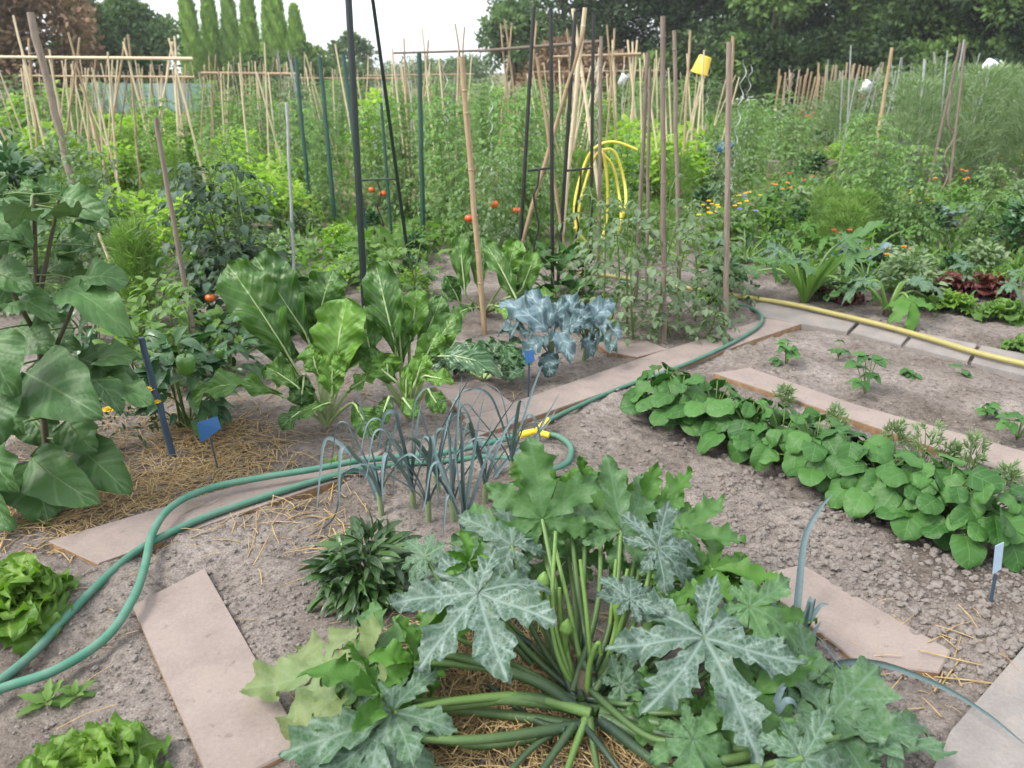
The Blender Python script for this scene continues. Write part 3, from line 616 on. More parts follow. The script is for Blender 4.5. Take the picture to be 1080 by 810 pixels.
# lower left, old leaves on long ground-hugging stalks
zleaf((392, 690, .17), (336, 645, .14), .155, (-.2, -.55, .8), 14, 0.3, stalk=[(606, 745, .08), (560, 716, .14), (470, 690, .17)], sr=.0095, sinus=.72, serr=.03, droop=.3)
zleaf((345, 705, .12), (256, 738, .03), .20, (-.2, -.3, .95), 15, .6, 'zuc_yellow', stalk=[(604, 770, .04), (500, 785, .03), (410, 760, .04)], sr=.0095, sinus=.7, serr=.04, droop=.4, ruffle=.05)
zleaf((414, 752, .14), (285, 806, .07), .235, (-.15, -.4, .9), 16, 0.7, stalk=[(622, 752, .06), (557, 736, .10), (480, 744, .10)], sr=.0115, sinus=.4, droop=.3, lob=[(0, 1.1), (52, 1.), (-54, .8), (104, .8), (-104, .6), (150, .6), (-150, .55)])
zleaf((400, 735, .15), (372, 640, .2), .17, (.6, -.3, .6), 17, .05, stalk=[(618, 748, .06), (540, 738, .10), (460, 740, .10)], sr=.0105, sinus=.75, serr=.02, fold=.5, droop=.2)
zleaf((436, 700, .17), (452, 640, .2), .13, (.7, -.3, .5), 18, .1, stalk=[(606, 740, .08), (545, 712, .12), (480, 700, .15)], sr=.009, sinus=.7, fold=.5)
zleaf((470, 668, 1.58), (440, 645, 1.64), .09, (-.2, -.5, .8), 19, .2, stalk=[(612, 740, 1.46), (550, 705, 1.5)], sinus=.6)
# lower right
zleaf((846, 728, .11), (968, 736, .06), .20, (.05, -.25, 1), 20, 0.55, stalk=[(640, 752, .06), (720, 765, .10), (790, 748, .10)], sr=.009, sinus=.6, serr=.05, droop=.2)
zleaf((872, 762, .10), (1003, 794, .05), .20, (.1, -.3, .95), 21, 0.5, stalk=[(634, 756, .06), (740, 800, .10), (810, 790, .10)], sr=.010, sinus=.62, serr=.06, droop=.25)
zleaf((846, 800, .13), (895, 855, .08), .17, (.0, -.4, .9), 22, 0.7, stalk=[(634, 760, .06), (720, 815, .10)], sr=.009, sinus=.5)
zleaf((655, 722, .10), (690, 712, .12), .10, (.2, -.5, .8), 23, 0.6, stalk=[(626, 752, .06), (640, 738, .06)], sr=.005, sinus=.45)
zleaf((690, 745, .10), (735, 755, .08), .13, (.1, -.4, .9), 24, 0.2, stalk=[None, (655, 742, .10)], sr=.006, sinus=.5)
zleaf((760, 750, .12), (805, 790, .08), .14, (.1, -.4, .9), 25, 0.15, stalk=[None, (690, 752, .10)], sr=.006)
zleaf((800, 700, 1.52), (880, 690, 1.56), .18, (.1, -.3, .9), 26, .2, stalk=[None, (720, 720, 1.52)], sinus=.45, droop=.3)
zleaf((810, 655, 1.62), (880, 650, 1.66), .15, (.1, -.2, .9), 27, .15, stalk=[None, (720, 700, 1.56)], sinus=.4, fold=.25)
zleaf((600, 588, 1.86), (588, 545, 1.95), .16, (0, -.6, .8), 28, .3, stalk=[None, (610, 670, 1.64)])
zleaf((690, 610, 1.84), (706, 570, 1.93), .15, (.1, -.6, .8), 29, .25, stalk=[None, (655, 680, 1.62)])
zleaf((545, 600, 1.92), (512, 585, 2.0), .14, (-.2, -.5, .85), 30, 0.3, stalk=[None, (580, 680, 1.64)])
zleaf((556, 690, 1.70), (560, 670, 1.76), .13, (0, -.5, .9), 31, .15, stalk=[None, (590, 720, 1.58)], sr=.006)
zleaf((600, 715, 1.62), (575, 690, 1.70), .11, (0, -.5, .9), 32, .1, stalk=[None, (610, 735, 1.54)], sr=.005)
zleaf((528, 560, 1.86), (470, 520, 1.96), .17, (-.1, -.6, .8), 33, .3, stalk=[None, (570, 650, 1.62)], sinus=.4, fold=.28, serr=.08)
zleaf((600, 535, 1.9), (612, 480, 2.0), .16, (.1, -.7, .6), 34, .1, stalk=[None, (612, 640, 1.62)], sinus=.38, fold=.3, serr=.08)
zleaf((676, 548, 1.86), (690, 478, 1.98), .17, (.0, -.7, .6), 35, .15, stalk=[None, (655, 650, 1.62)], sinus=.35, fold=.3, serr=.08)
zleaf((720, 560, 1.80), (790, 520, 1.92), .17, (-.1, -.4, .9), 36, .2, stalk=[None, (680, 660, 1.6)], sinus=.34, fold=.3, serr=.09)
zleaf((706, 640, 1.56), (752, 610, 1.62), .13, (-.2, -.5, .8), 37, .15, stalk=[None, (665, 700, 1.54)], sinus=.35, fold=.3, serr=.09)
zleaf((770, 690, .2), (845, 722, .14), .16, (.1, -.4, .9), 38, 0.2, stalk=[None, (700, 735, .10)], sinus=.4)
zleaf((790, 735, .15), (872, 762, .1), .17, (.1, -.4, .9), 39, 0.25, stalk=[None, (700, 752, .10)], sinus=.5)
zleaf((730, 780, .14), (770, 835, .09), .15, (.1, -.5, .85), 40, 0.35, stalk=[None, (680, 775, .10)], sinus=.45)
zleaf((470, 600, 1.72), (428, 600, 1.76), .13, (-.2, -.5, .85), 41, 0.8, stalk=[(560, 690, 1.56), (500, 640, 1.62)], sinus=.45)
zleaf((520, 640, 1.62), (560, 612, 1.66), .11, (.1, -.6, .8), 42, 0.6, stalk=[None, (570, 690, 1.56)], sinus=.45)
zleaf((376, 720, .13), (296, 690, .08), .17, (-.2, -.45, .9), 43, .45, 'zuc_yellow', stalk=[(604, 764, .05), (520, 752, .05), (440, 744, .07)], sr=.0095, sinus=.72, serr=.04)
zleaf((400, 775, .11), (390, 850, .07), .18, (-.1, -.5, .85), 44, .75, stalk=[(612, 765, .06), (500, 780, .10)], sr=.0095, sinus=.55)
zleaf((880, 720, .1), (940, 700, .07), .13, (.1, -.3, .9), 45, 0.4, stalk=[(640, 752, .06), (760, 740, .10)], sr=.007, sinus=.55)
zleaf((930, 770, .09), (1010, 745, .05), .14, (.1, -.3, .9), 46, 0.5, stalk=[(634, 756, .06), (780, 790, .10)], sr=.008, sinus=.6, droop=.2)
zleaf((560, 530, 1.92), (540, 462, 2.0), .13, (-.3, -.8, .4), 47, .1, stalk=[None, (590, 640, 1.64)], sinus=.35, fold=.5, serr=.1, droop=.1)
zleaf((618, 520, 1.94), (600, 452, 2.02), .12, (.3, -.8, .4), 48, .15, stalk=[None, (615, 640, 1.64)], sinus=.35, fold=.5, serr=.1, droop=.1)
zleaf((690, 540, 1.92), (748, 488, 2.02), .15, (-.4, -.5, .8), 49, .1, stalk=[None, (660, 650, 1.62)], sinus=.32, fold=.45, serr=.1, droop=.15)
zleaf((770, 610, 1.74), (862, 590, 1.78), .15, (-.1, .0, 1), 50, .1, stalk=[None, (700, 690, 1.58)], sinus=.3, fold=.4, serr=.1)
# crown, loose stalks, flower buds and a young fruit
mb = MB(); C = spline([ZB + [0, 0, -.02], ZB + [.0, .01, .05], ZB + [.01, .03, .10]], 6); tube(mb, C, [.034, .03, .02], 12); mb.build("stem", [M['stem_dark']], z)
def stalk(pts, r, tint, name="leaf_stalk", mat='stem_zuc'):
    mb = MB(); C = spline([W(*p) for p in pts], 8); tube(mb, C, np.linspace(r, r * .6, len(C)), 9, 0, tint); return mb.build(name, [M[mat]], z)
stalk([(618, 757, .07), (606, 790, .05), (592, 830, .05)], .010, .55)
stalk([(605, 765, .07), (575, 808, .05), (556, 835, .05)], .010, .15)
stalk([(622, 757, .07), (628, 800, .05), (634, 835, .05)], .009, .2)
stalk([(632, 750, .07), (690, 772, .05), (745, 820, .05)], .0105, .25)
stalk([(597, 770, .07), (560, 757, .05), (515, 722, .05)], .009, .2)
stalk([(612, 760, .06), (640, 795, .07), (672, 840, .05)], .0085, .15)
stalk([(600, 762, .06), (560, 790, .06), (520, 835, .05)], .009, .2)
stalk([(636, 756, .06), (700, 752, .05), (770, 756, .06), (830, 760, .08)], .0085, .3)
stalk([(622, 752, .08), (557, 735, .10), (490, 738, .12), (430, 748, .14)], .0125, .6)
for p in ([(617, 745, 1.46), (588, 690, 1.5), (575, 610, 1.60)], [(622, 744, 1.47), (600, 640, 1.58), (585, 575, 1.68)], [(626, 744, 1.47), (620, 660, 1.55), (612, 590, 1.62)],
          [(628, 744, 1.47), (650, 660, 1.57), (662, 600, 1.63)], [(630, 745, 1.47), (640, 690, 1.55), (650, 590, 1.66)], [(618, 748, 1.45), (622, 700, 1.46), (631, 678, 1.46), (634, 690, 1.46)], [(612, 746, 1.46), (592, 660, 1.56), (590, 620, 1.58)], [(615, 745, 1.46), (596, 700, 1.50), (583, 640, 1.56), (586, 560, 1.66)]):
    stalk(p, .0075, .85)
for (x, y, Y, t) in ((652, 655, 1.55, .09), (596, 672, 1.53, .05), (683, 672, 1.55, .06), (572, 622, 1.6, .05)):
    mb = MB(); b = W(x, y, Y); tip = b + np.array([.004, 0, t]); C = spline([b - [0, 0, .10], b, (b + tip) / 2, tip], 7); tube(mb, C, [.006, .007, .009, .015, .017, .012, .003], 9, 0, 1.0); mb.build("flower_bud", [M['stem_zuc']], z)
mb = MB(); b = W(640, 770, 1.40); C = spline([W(626, 752, 1.43), b, W(668, 800, 1.34)], 6); tube(mb, C, [.012, .02, .022, .021, .012], 12, 0, .35); mb.build("fruit", [M['stem_zuc']], z)

# ================================================================== plant builders (local origin at the soil)
def ribbon(mb, P, w, up=(0, 0, 1), tint=.5, fold=.35, mat=0, m=4, kind='strap', n=8, twist=0.0):
    C = spline(P, n); k = len(C); u = np.linspace(0, 1, k); T = np.gradient(C, axis=0); T /= np.maximum(np.linalg.norm(T, axis=1, keepdims=True), 1e-9)
    wv = np.maximum(w * .5 * shape_w(kind, u), w * .03); x = nrm(np.cross(T[0], up) + 1e-6); V = []; U = []
    for i in range(k):
        x = nrm(x - T[i] * np.dot(x, T[i])); nn = np.cross(x, T[i]); a = twist * u[i]; xr = x * math.cos(a) + nn * math.sin(a); nr_ = np.cross(xr, T[i])
        for v in np.linspace(-1, 1, m + 1):
            V.append(C[i] + xr * v * wv[i] * math.cos(fold) + nr_ * abs(v) * wv[i] * math.sin(fold)); U.append((v * .5 + .5, u[i]))
    i = np.arange(k - 1)[:, None] * (m + 1); j = np.arange(m)[None]
    mb.add(V, np.stack([i + j, i + j + 1, i + m + 2 + j, i + m + 1 + j], -1).reshape(-1, 4), U, tint, mat)
def leaves_dome(mb, rng, n, h, r, L, Wd, kind='ovate', nu=5, m=2, bend=.7, fold=.25, base=.15, lv=.35, droop=(-.2, .7), mat=0, off=(0, 0, 0), shell=.55, variants=3, tint=(.1, .9), top=1.0, clump=0, **kw):
    """n leaves spread through a dome; tint runs from leaf to leaf"""
    off = np.asarray(off, float)
    th = rng.uniform(0, 6.283, n); ph = np.arccos(rng.uniform(0, 1, n)); rad = rng.uniform(shell, 1.0, n) ** .7
    P = np.stack([np.sin(ph) * np.cos(th) * rad * r, np.sin(ph) * np.sin(th) * rad * r, base * h + (1 - base) * h * np.cos(ph) * rad * top], 1)
    if clump:
        c = P[rng.integers(0, n, clump)]; k = rng.integers(0, clump, n); P = P * .45 + c[k] * .55 + rng.normal(0, .05 * r, (n, 3))
        P[:, 2] = np.clip(P[:, 2], .03 * h, 1.1 * h)
    D = np.stack([np.cos(th), np.sin(th), rng.uniform(droop[0], droop[1], n) + .5 * np.cos(ph)], 1); D += rng.normal(0, .35, (n, 3))
    Up = np.stack([.35 * np.cos(th), .35 * np.sin(th), np.ones(n)], 1) + rng.normal(0, .3, (n, 3))
    S = 1 + rng.uniform(-lv, lv, n); T = rng.uniform(*tint, n)
    for v in range(variants):
        q = np.arange(n) % variants == v
        tp = blade(L, Wd, kind, nu, m, bend=bend * rng.uniform(.6, 1.4), fold=fold * rng.uniform(.6, 1.4), rng=rng, **kw)
        mb.many(tp, P[q] + off, frames(D[q], Up[q]), S[q], T[q], mat)
    return P + off
def stems_to(mb, rng, P, k, r=.004, base=(0, 0, 0), mat=0, tint=.4, spread=.02):
    for p in P[rng.integers(0, len(P), k)]:
        b = np.asarray(base) + np.append(rng.normal(0, spread, 2), -.01); mid = (b + p) / 2 + np.array([0, 0, .15 * np.linalg.norm(p - b)])
        C = spline([b, mid, p], 4); tube(mb, C, np.linspace(r, r * .45, len(C)), 5, mat, tint, False)
def tomato_mesh(fol, stm, rng, h, r, nleaf, ll=.055, nst=2, lean=.1, off=(0, 0, 0), low=.1, tint=(.2, .9), jag=.2):
    O = []; D = []; U = []; S = []; T = []; tips = []
    for s in range(nst):
        b = np.asarray(off) + np.append(rng.normal(0, .03 * (nst > 1), 2), 0); t = b + np.array([rng.normal(0, lean), rng.normal(0, lean), h * rng.uniform(.85, 1.02)])
        C = spline([b - [0, 0, .02], b * .6 + t * .4 + np.append(rng.normal(0, .03, 2), 0), t], 8); tube(stm, C, np.linspace(.008, .003, len(C)), 6, 0, .5)
        for k in range(nleaf // nst):
            f = low + (1 - low) * (k + rng.random()) / (nleaf / nst); p = C[min(len(C) - 1, int(f * (len(C) - 1)))]
            a = k * 2.4 + rng.normal(0, .5); le = r * rng.uniform(.65, 1.15) * (1 - .35 * max(0, f - .6)); e = rng.uniform(.25, .9)
            d = np.array([math.cos(a), math.sin(a), 0]); q1 = p + d * le * .5 + [0, 0, le * .35 * e]; q2 = p + d * le + [0, 0, le * (.3 * e - .45 * rng.random())]
            R = spline([p, q1, q2], 4); tube(stm, R, np.linspace(.0032, .0015, len(R)), 4, 0, .6, False); tn = rng.uniform(*tint)
            side = np.array([-d[1], d[0], 0]); n = len(R)
            for j, fr in enumerate((.35, .52, .68, .84)):
                x = R[int(fr * (n - 1))]; dd = nrm(R[min(n - 1, int(fr * (n - 1)) + 1)] - x + 1e-6)
                for sg in (-1, 1):
                    O.append(x); D.append(side * sg + dd * .55 + rng.normal(0, .22, 3) - [0, 0, .25]); U.append([rng.normal(0, .3), rng.normal(0, .3), 1]); S.append(rng.uniform(.6, 1.1) * (.75 + .35 * (j in (1, 2)))); T.append(tn + rng.normal(0, .08))
            O.append(R[-1]); D.append(nrm(R[-1] - R[-2]) + rng.normal(0, .15, 3)); U.append([0, 0, 1]); S.append(rng.uniform(.9, 1.3)); T.append(tn)
            tips.append(p)
    O, D, U, S, T = map(np.array, (O, D, U, S, T))
    for v in range(3):
        q = np.arange(len(O)) % 3 == v
        fol.many(blade(ll, ll * .62, 'ovate', 5, 2, bend=rng.uniform(.4, 1.1), fold=.3, lob=jag, lobn=2.6, rng=rng), O[q], frames(D[q], U[q]), S[q], T[q])
    return np.array(tips)
def feather_mesh(mb, rng, n, h, r, L=.10, w=.0035, spray=9, tint=(.2, .9), base=.1, up=.9):
    th = rng.uniform(0, 6.283, n); f = base + (1 - base) * rng.random(n) ** .8; rr = r * np.sqrt(rng.random(n)) * (1.1 - .6 * f)
    P = np.stack([rr * np.cos(th), rr * np.sin(th), f * h], 1); k = spray
    O = np.repeat(P, k, 0); D = np.repeat(np.stack([np.cos(th) * .6, np.sin(th) * .6, np.full(n, up)], 1), k, 0) + rng.normal(0, .55, (n * k, 3))
    U = rng.normal(0, 1, (n * k, 3)); mb.many(blade(L, w * 2, 'lance', 3, 1, bend=.5), O, frames(D, U), rng.uniform(.5, 1.2, n * k), np.repeat(rng.uniform(*tint, n), k))
    return P
def rosette(mb, rng, n, L, Wd, kind, el=(.2, 1.4), bend=.8, nu=8, m=6, off=(0, 0, 0), inner=.45, start=.01, tint=(.1, .9), **kw):
    for i in range(n):
        f = i / max(1, n - 1); a = i * 2.4 + rng.normal(0, .25); e = el[0] + (el[1] - el[0]) * f + rng.normal(0, .1); s = (1 - (1 - inner) * f) * rng.uniform(.85, 1.15)
        d = np.array([math.cos(a) * math.cos(e), math.sin(a) * math.cos(e), math.sin(e)])
        tp = blade(L * s, Wd * s, kind, nu, m, bend=bend * rng.uniform(.6, 1.4) * (1 - .4 * f), rng=rng, **kw)
        put(mb, tp, np.asarray(off) + d * start + [0, 0, .01], d, (0, 0, 1) if e < 1.3 else (-math.cos(a), -math.sin(a), .3), tint[0] + (tint[1] - tint[0]) * f + rng.normal(0, .08))
def fruit(parent, o, r, mat, name="tomato", squash=.85):
    mb = MB(); a = np.linspace(-math.pi / 2, math.pi / 2, 9); off = np.asarray(o, float)
    lathe(mb, [(max(r * math.cos(t), .0005), r * squash * math.sin(t) - .12 * r * max(0, math.sin(t)) ** 6) for t in a], off, (.1, .05, 1), 16)
    f = mb.build(name, [M[mat]], parent)
    mb = MB()
    for k in range(5):
        d = np.array([math.cos(k * 1.257), math.sin(k * 1.257), .15]); put(mb, blade(r * .8, r * .3, 'lance', 3, 2, bend=.6), off + [0, 0, r * squash * .88], d, (0, 0, 1), .3)
    tube(mb, [off + [0, 0, r * squash * .85], off + [.1 * r, 0, r * squash * 1.5]], r * .08, 5, 0, .4); mb.build("calyx", [M['stem']], f)
    return f
def flower(mb, rng, o, r, n=9, tint=.5, up=(0, -.3, 1), rings=1):
    for q in range(rings):
        for k in range(n):
            a = k * 6.283 / n + q * .4; F = frame(np.array([1., 0, 0]), (0, 0, 1)); d = np.array([math.cos(a), math.sin(a), .25 + q * .45]); 
            put(mb, blade(r * (1 - .25 * q), r * .55, 'round', 3, 2, bend=.5), o, d, up, tint + rng.normal(0, .1))

def stuff_leaf(z, A, T, w, N, base, rmat, mat, st_r=.006, tint=.5, name="leaf", sub="leaf_stalk", **kw):
    """leaf placed from its stalk joint A to its tip T, with the stalk from the plant's foot"""
    mb = MB(); span(mb, A, T, w, N, tint=tint, **kw); o = mb.build(name, [M[mat]], z)
    b = np.asarray(base, float); A = np.asarray(A); T = np.asarray(T)
    mb = MB(); C = spline([b, (b + A) / 2 + [0, 0, .04 * np.linalg.norm(A - b)], A, A + (T - A) * .3 + nrm(np.asarray(N, float)) * (.003 + 4 * kw.get('bulge', .1) * np.linalg.norm(T - A) * .3 * .7), A + (T - A) * .62 + nrm(np.asarray(N, float)) * (.004 + 4 * kw.get('bulge', .1) * np.linalg.norm(T - A) * .62 * .38)], 5)
    tube(mb, C, np.linspace(st_r * 1.25, st_r * .3, len(C)), 8, 0, .5, True, .7); mb.build(sub, [M[rmat]], o)
    return o

# ================================================================== swiss chard
def chard_leaf(z, base, A, T, wpx, N, tint, mat='chard', r=.009, **kw):  # noqa
    A_, T_ = W(*A), W(*T); w = wpx * .64 * mpp(A[0], A[1], A[2])
    q = min(1.0, w / .15)
    k = dict(kind='chard', n=44, m=22, bulge=.10, ripple=.036 * q ** 2, rfreq=1.6 + 1.4 * q, crinkle=.002 * q, puck=.019 * q, fold=.25, wav=.01, lob=.04, lobn=5, rpow=2.5, rng=np.random.default_rng(int(abs(A[0] * 7 + T[1] * 3)))); k.update(kw)
    return stuff_leaf(z, A_, T_, w, N, base, 'chard_rib', mat, r, tint, **k)
b = G(345, 449); z = thing("chard_plant", "swiss chard with tall arching leaves, one leaf lying left over the blue label", "swiss chard", b)
chard_leaf(z, b, (306, 378, 3.10), (240, 279, 3.22), 88, (.2, -.75, .6), .35)
chard_leaf(z, b, (325, 358, 3.18), (268, 270, 3.32), 84, (.15, -.8, .5), .3)
chard_leaf(z, b, (334, 350, 3.28), (352, 285, 3.4), 70, (0, -.8, .5), .3)
chard_leaf(z, b, (354, 402, 3.0), (366, 314, 3.12), 88, (0, -.8, .55), .95, fold=.3)
chard_leaf(z, b, (298, 418, 3.0), (203, 420, 2.92), 52, (-.1, -.5, .9), .5, bulge=.22)
chard_leaf(z, b, (372, 425, 2.95), (394, 462, 2.86), 44, (.3, -.8, .5), .45, bulge=.12)
chard_leaf(z, b, (365, 415, 3.05), (398, 398, 3.05), 34, (.1, -.3, 1), .9, bulge=.1)
chard_leaf(z, b, (322, 395, 3.05), (318, 428, 3.0), 46, (0, -.95, .2), .2)
chard_leaf(z, b, (338, 400, 3.02), (330, 362, 3.05), 44, (-.3, -.8, .4), .85)
chard_leaf(z, b, (350, 425, 2.98), (318, 440, 2.92), 26, (0, -.5, .9), .6)
for A, T, w, N, t in [((316, 400, 3.2), (286, 338, 3.35), 60, (-.2, -.8, .5), .25), ((345, 385, 3.25), (318, 300, 3.4), 62, (.1, -.8, .5), .4), ((362, 395, 3.15), (392, 340, 3.3), 52, (.2, -.8, .5), .6), ((330, 428, 3.0), (296, 452, 2.92), 34, (-.1, -.6, .8), .3), ((350, 420, 2.96), (352, 372, 3.0), 46, (.1, -.9, .4), 1.0), ((318, 412, 3.02), (280, 386, 3.1), 46, (-.1, -.6, .8), .45)]:
    chard_leaf(z, b, A, T, w, N, t)
b = G(432, 443); z = thing("chard_plant", "swiss chard with tall dark leaf and shiny drooping leaf, standing behind the leeks", "swiss chard", b)
chard_leaf(z, b, (418, 372, 3.12), (396, 276, 3.28), 62, (.1, -.85, .4), .2)
chard_leaf(z, b, (398, 392, 3.1), (384, 322, 3.2), 56, (-.3, -.8, .45), .35)
chard_leaf(z, b, (432, 362, 3.2), (440, 305, 3.3), 46, (.2, -.8, .5), .8)
chard_leaf(z, b, (448, 385, 3.12), (482, 330, 3.25), 50, (.2, -.6, .75), .4)
chard_leaf(z, b, (455, 380, 3.05), (530, 398, 2.95), 46, (.1, -.5, .9), .5, 'chard_dark', bulge=.2)
chard_leaf(z, b, (446, 398, 3.0), (478, 405, 2.95), 34, (.1, -.5, .9), .9)
chard_leaf(z, b, (428, 425, 3.0), (430, 385, 3.02), 20, (0, -.9, .4), 1.1, crinkle=.001)
chard_leaf(z, b, (410, 402, 3.04), (408, 372, 3.08), 48, (0, -.9, .3), .85)
chard_leaf(z, b, (450, 410, 3.0), (466, 436, 2.92), 34, (.2, -.7, .6), .45)
chard_leaf(z, b, (412, 418, 2.98), (402, 446, 2.9), 36, (-.2, -.8, .5), .4)
for A, T, w, N, t in [((424, 385, 3.15), (420, 318, 3.28), 54, (0, -.85, .5), .55), ((440, 395, 3.08), (462, 350, 3.16), 48, (.2, -.8, .5), .75), ((420, 405, 3.02), (382, 372, 3.1), 46, (-.2, -.7, .6), .4), ((436, 410, 3.0), (448, 372, 3.05), 38, (.1, -.9, .4), 1.0), ((442, 372, 3.25), (466, 312, 3.35), 46, (.2, -.8, .5), .3), ((425, 420, 2.98), (440, 440, 2.9), 30, (.1, -.8, .5), .6)]:
    chard_leaf(z, b, A, T, w, N, t)
b = G(510, 402); z = thing("chard_plant", "low dark crinkled chard clump beside the small blue tag", "swiss chard", b)
rg = np.random.default_rng(5)
for k in range(22):
    a = rg.uniform(0, 6.28); e = rg.uniform(.1, 1.1); L = rg.uniform(.12, .20); c0 = b + np.array([math.cos(a) * .07, math.sin(a) * .05, .05]); d = np.array([math.cos(a) * math.cos(e) * 1.15, math.sin(a) * math.cos(e) * .8, math.sin(e)])
    stuff_leaf(z, c0 + d * .03, c0 + d * L, rg.uniform(.07, .11), (-.2 * d[0], -.5, .8), b, 'chard_rib', 'chard_dark', .005, rg.random(), kind='chard', n=30, m=16, bulge=.15, ripple=.022, rfreq=3.6, crinkle=.003, puck=.010, side=7, fold=.15, rpow=2.5, rng=rg)
b = G(512, 330); z = thing("chard_plant", "tall chard with broad leaves behind the blue green broccoli, next to the leaning brown cane", "swiss chard", b)
for A, T, w, N, t in [((492, 312, 4.6), (486, 246, 4.75), 34, (-.2, -.8, .5), .55), ((505, 308, 4.6), (508, 250, 4.8), 36, (0, -.8, .5), .35), ((545, 320, 4.4), (512, 258, 4.65), 40, (.2, -.8, .5), .5), ((530, 300, 4.7), (545, 252, 4.8), 40, (.2, -.7, .6), .95),
                      ((548, 308, 4.55), (565, 266, 4.7), 34, (.3, -.7, .6), .8), ((486, 320, 4.5), (470, 290, 4.5), 30, (-.3, -.6, .7), .3), ((520, 322, 4.4), (545, 338, 4.2), 30, (.2, -.6, .8), .9), ((500, 325, 4.4), (478, 334, 4.3), 30, (-.2, -.6, .8), .4), ((556, 322, 4.5), (585, 312, 4.4), 30, (.2, -.5, .9), .85)]:
    chard_leaf(z, b, A, T, w, N, t)

# ================================================================== blue-green broccoli
for bx, by, lab, LV in [(580, 395, "blue green broccoli plant with crumpled leaves beside the small blue tag", [((578, 350, 3.72), (527, 318, 3.8), 44, (-.2, -.6, .8), .95), ((582, 345, 3.75), (556, 308, 3.9), 40, (0, -.8, .6), .9), ((574, 356, 3.65), (552, 378, 3.55), 34, (-.2, -.7, .7), .6), ((586, 350, 3.7), (602, 382, 3.55), 38, (.1, -.8, .6), .9), ((578, 372, 3.62), (580, 398, 3.55), 36, (0, -.95, .4), .55), ((586, 342, 3.78), (588, 318, 3.9), 40, (0, -.7, .7), .8), ((560, 352, 3.7), (524, 352, 3.66), 34, (-.2, -.3, .9), .35), ((592, 350, 3.72), (616, 336, 3.75), 38, (.2, -.6, .8), .75)]),
                        (616, 378, "pale blue green broccoli plant whose leaves reach over the short board", [((612, 342, 3.95), (596, 310, 4.05), 36, (0, -.8, .5), .8), ((618, 342, 3.95), (646, 318, 4.05), 42, (.2, -.6, .8), 1.0), ((622, 348, 3.9), (656, 354, 3.8), 26, (.3, -.4, .9), .6), ((624, 356, 3.85), (650, 372, 3.7), 28, (.3, -.4, .9), .4), ((612, 350, 3.9), (612, 322, 3.98), 40, (0, -.7, .6), .9), ((618, 356, 3.85), (625, 376, 3.75), 28, (.1, -.8, .5), .8)])]:
    b = G(bx, by); z = thing("broccoli_plant", lab, "broccoli plant", b, "blue green broccoli")
    mb = MB(); tube(mb, spline([b - [0, 0, .02], b + [.01, 0, .1], b + [0, 0, .2]], 5), .012, 8, 0, .6); mb.build("stem", [M['grey_green']], z)
    for A, T, w, N, t in LV:
        stuff_leaf(z, W(*A), W(*T), w * .62 * mpp(*A), N, b + [0, 0, .1], 'brassica', 'brassica', .005, t, kind='disc', n=20, m=16, bulge=.16, ripple=.034, rfreq=2.6, crinkle=.006, fold=.2, lob=.08, lobn=4, wav=.015, rng=np.random.default_rng(int(A[0] + T[1])))

# ================================================================== leeks
def leek(px, py, label, seed, hh=.42, n=7, a0=None, extra=()):
    rg = np.random.default_rng(seed); b = G(px, py); z = thing("leek", label, "leek", b, "leeks in the middle bed"); a0 = rg.uniform(0, 3.14) if a0 is None else a0
    mb = MB(); tube(mb, spline([b - [0, 0, .02], b + [0, 0, .03], b + [rg.normal(0, .006), 0, .075]], 5), [.010, .011, .010], 10, 0, .5); mb.build("shank", [M['leek_shank']], z)
    for k in range(n):
        s = 1 if k % 2 else -1; f = (k + 1) / n; a = a0 + (0 if s > 0 else math.pi) + rg.normal(0, .55); d = np.array([math.cos(a), math.sin(a), 0])
        L = hh * rg.uniform(.55, 1.15); lean = rg.uniform(.08, 1.15) * (1.1 - .6 * f)
        p = b + [0, 0, .04]; P = [p, p + d * L * lean * .12 + [0, 0, L * .25], p + d * L * lean * .45 + [0, 0, L * .62]]
        t = nrm(P[2] - P[1]); kind = rg.random()
        if kind < .3:                                      # creased over: the end hangs
            q = P[2] + t * L * .12; P += [q, q + d * L * .07 - [0, 0, L * .02], q + d * L * .13 - [0, 0, L * rg.uniform(.15, .3)], q + d * L * .16 - [0, 0, L * rg.uniform(.32, .5)]]
        elif kind < .6: P += [P[2] + t * L * .2 + d * .01, P[2] + t * L * .28 + d * L * .12, P[2] + t * L * .28 + d * L * .28 - [0, 0, L * .03]]
        else: P += [P[2] + t * L * .25, P[2] + t * L * .46 + d * .004]
        mb = MB(); ribbon(mb, P, rg.uniform(.012, .024), -d, rg.uniform(.0, 1), .55, twist=rg.normal(0, .7), n=7); mb.build("leaf", [M['leek']], z)
    for P, w in extra:
        mb = MB(); ribbon(mb, [W(*p) for p in P], w, (0, -.7, .7), .35, .45, n=10); mb.build("leaf", [M['leek']], z)
leek(452, 548, "thick leek with upright folded grey blue leaves beside the dark leafy herb", 1, .46, 9, .2)
leek(490, 582, "leek nearest to the squash plant, leaves bending over", 3, .40, 7, .6)
leek(436, 536, "upright leek behind the thick one, its leaves crossing the green hoses", 12, .42, 7, .3)
leek(462, 520, "small leek in the tangle just in front of the green hoses", 15, .36, 6, .5)
leek(478, 548, "leek between the thick one and the squash leaves, tips crossing", 16, .40, 7, .9)
leek(402, 540, "leek with one leaf bowed across the green hoses, leftmost", 4, .36, 6, .0, [([(405, 520, 2.45), (395, 500, 2.5), (370, 478, 2.52), (345, 463, 2.56), (338, 500, 2.48), (334, 540, 2.36)], .02), ([(400, 530, 2.42), (385, 500, 2.46), (362, 500, 2.42), (352, 545, 2.3), (325, 566, 2.24)], .018)])
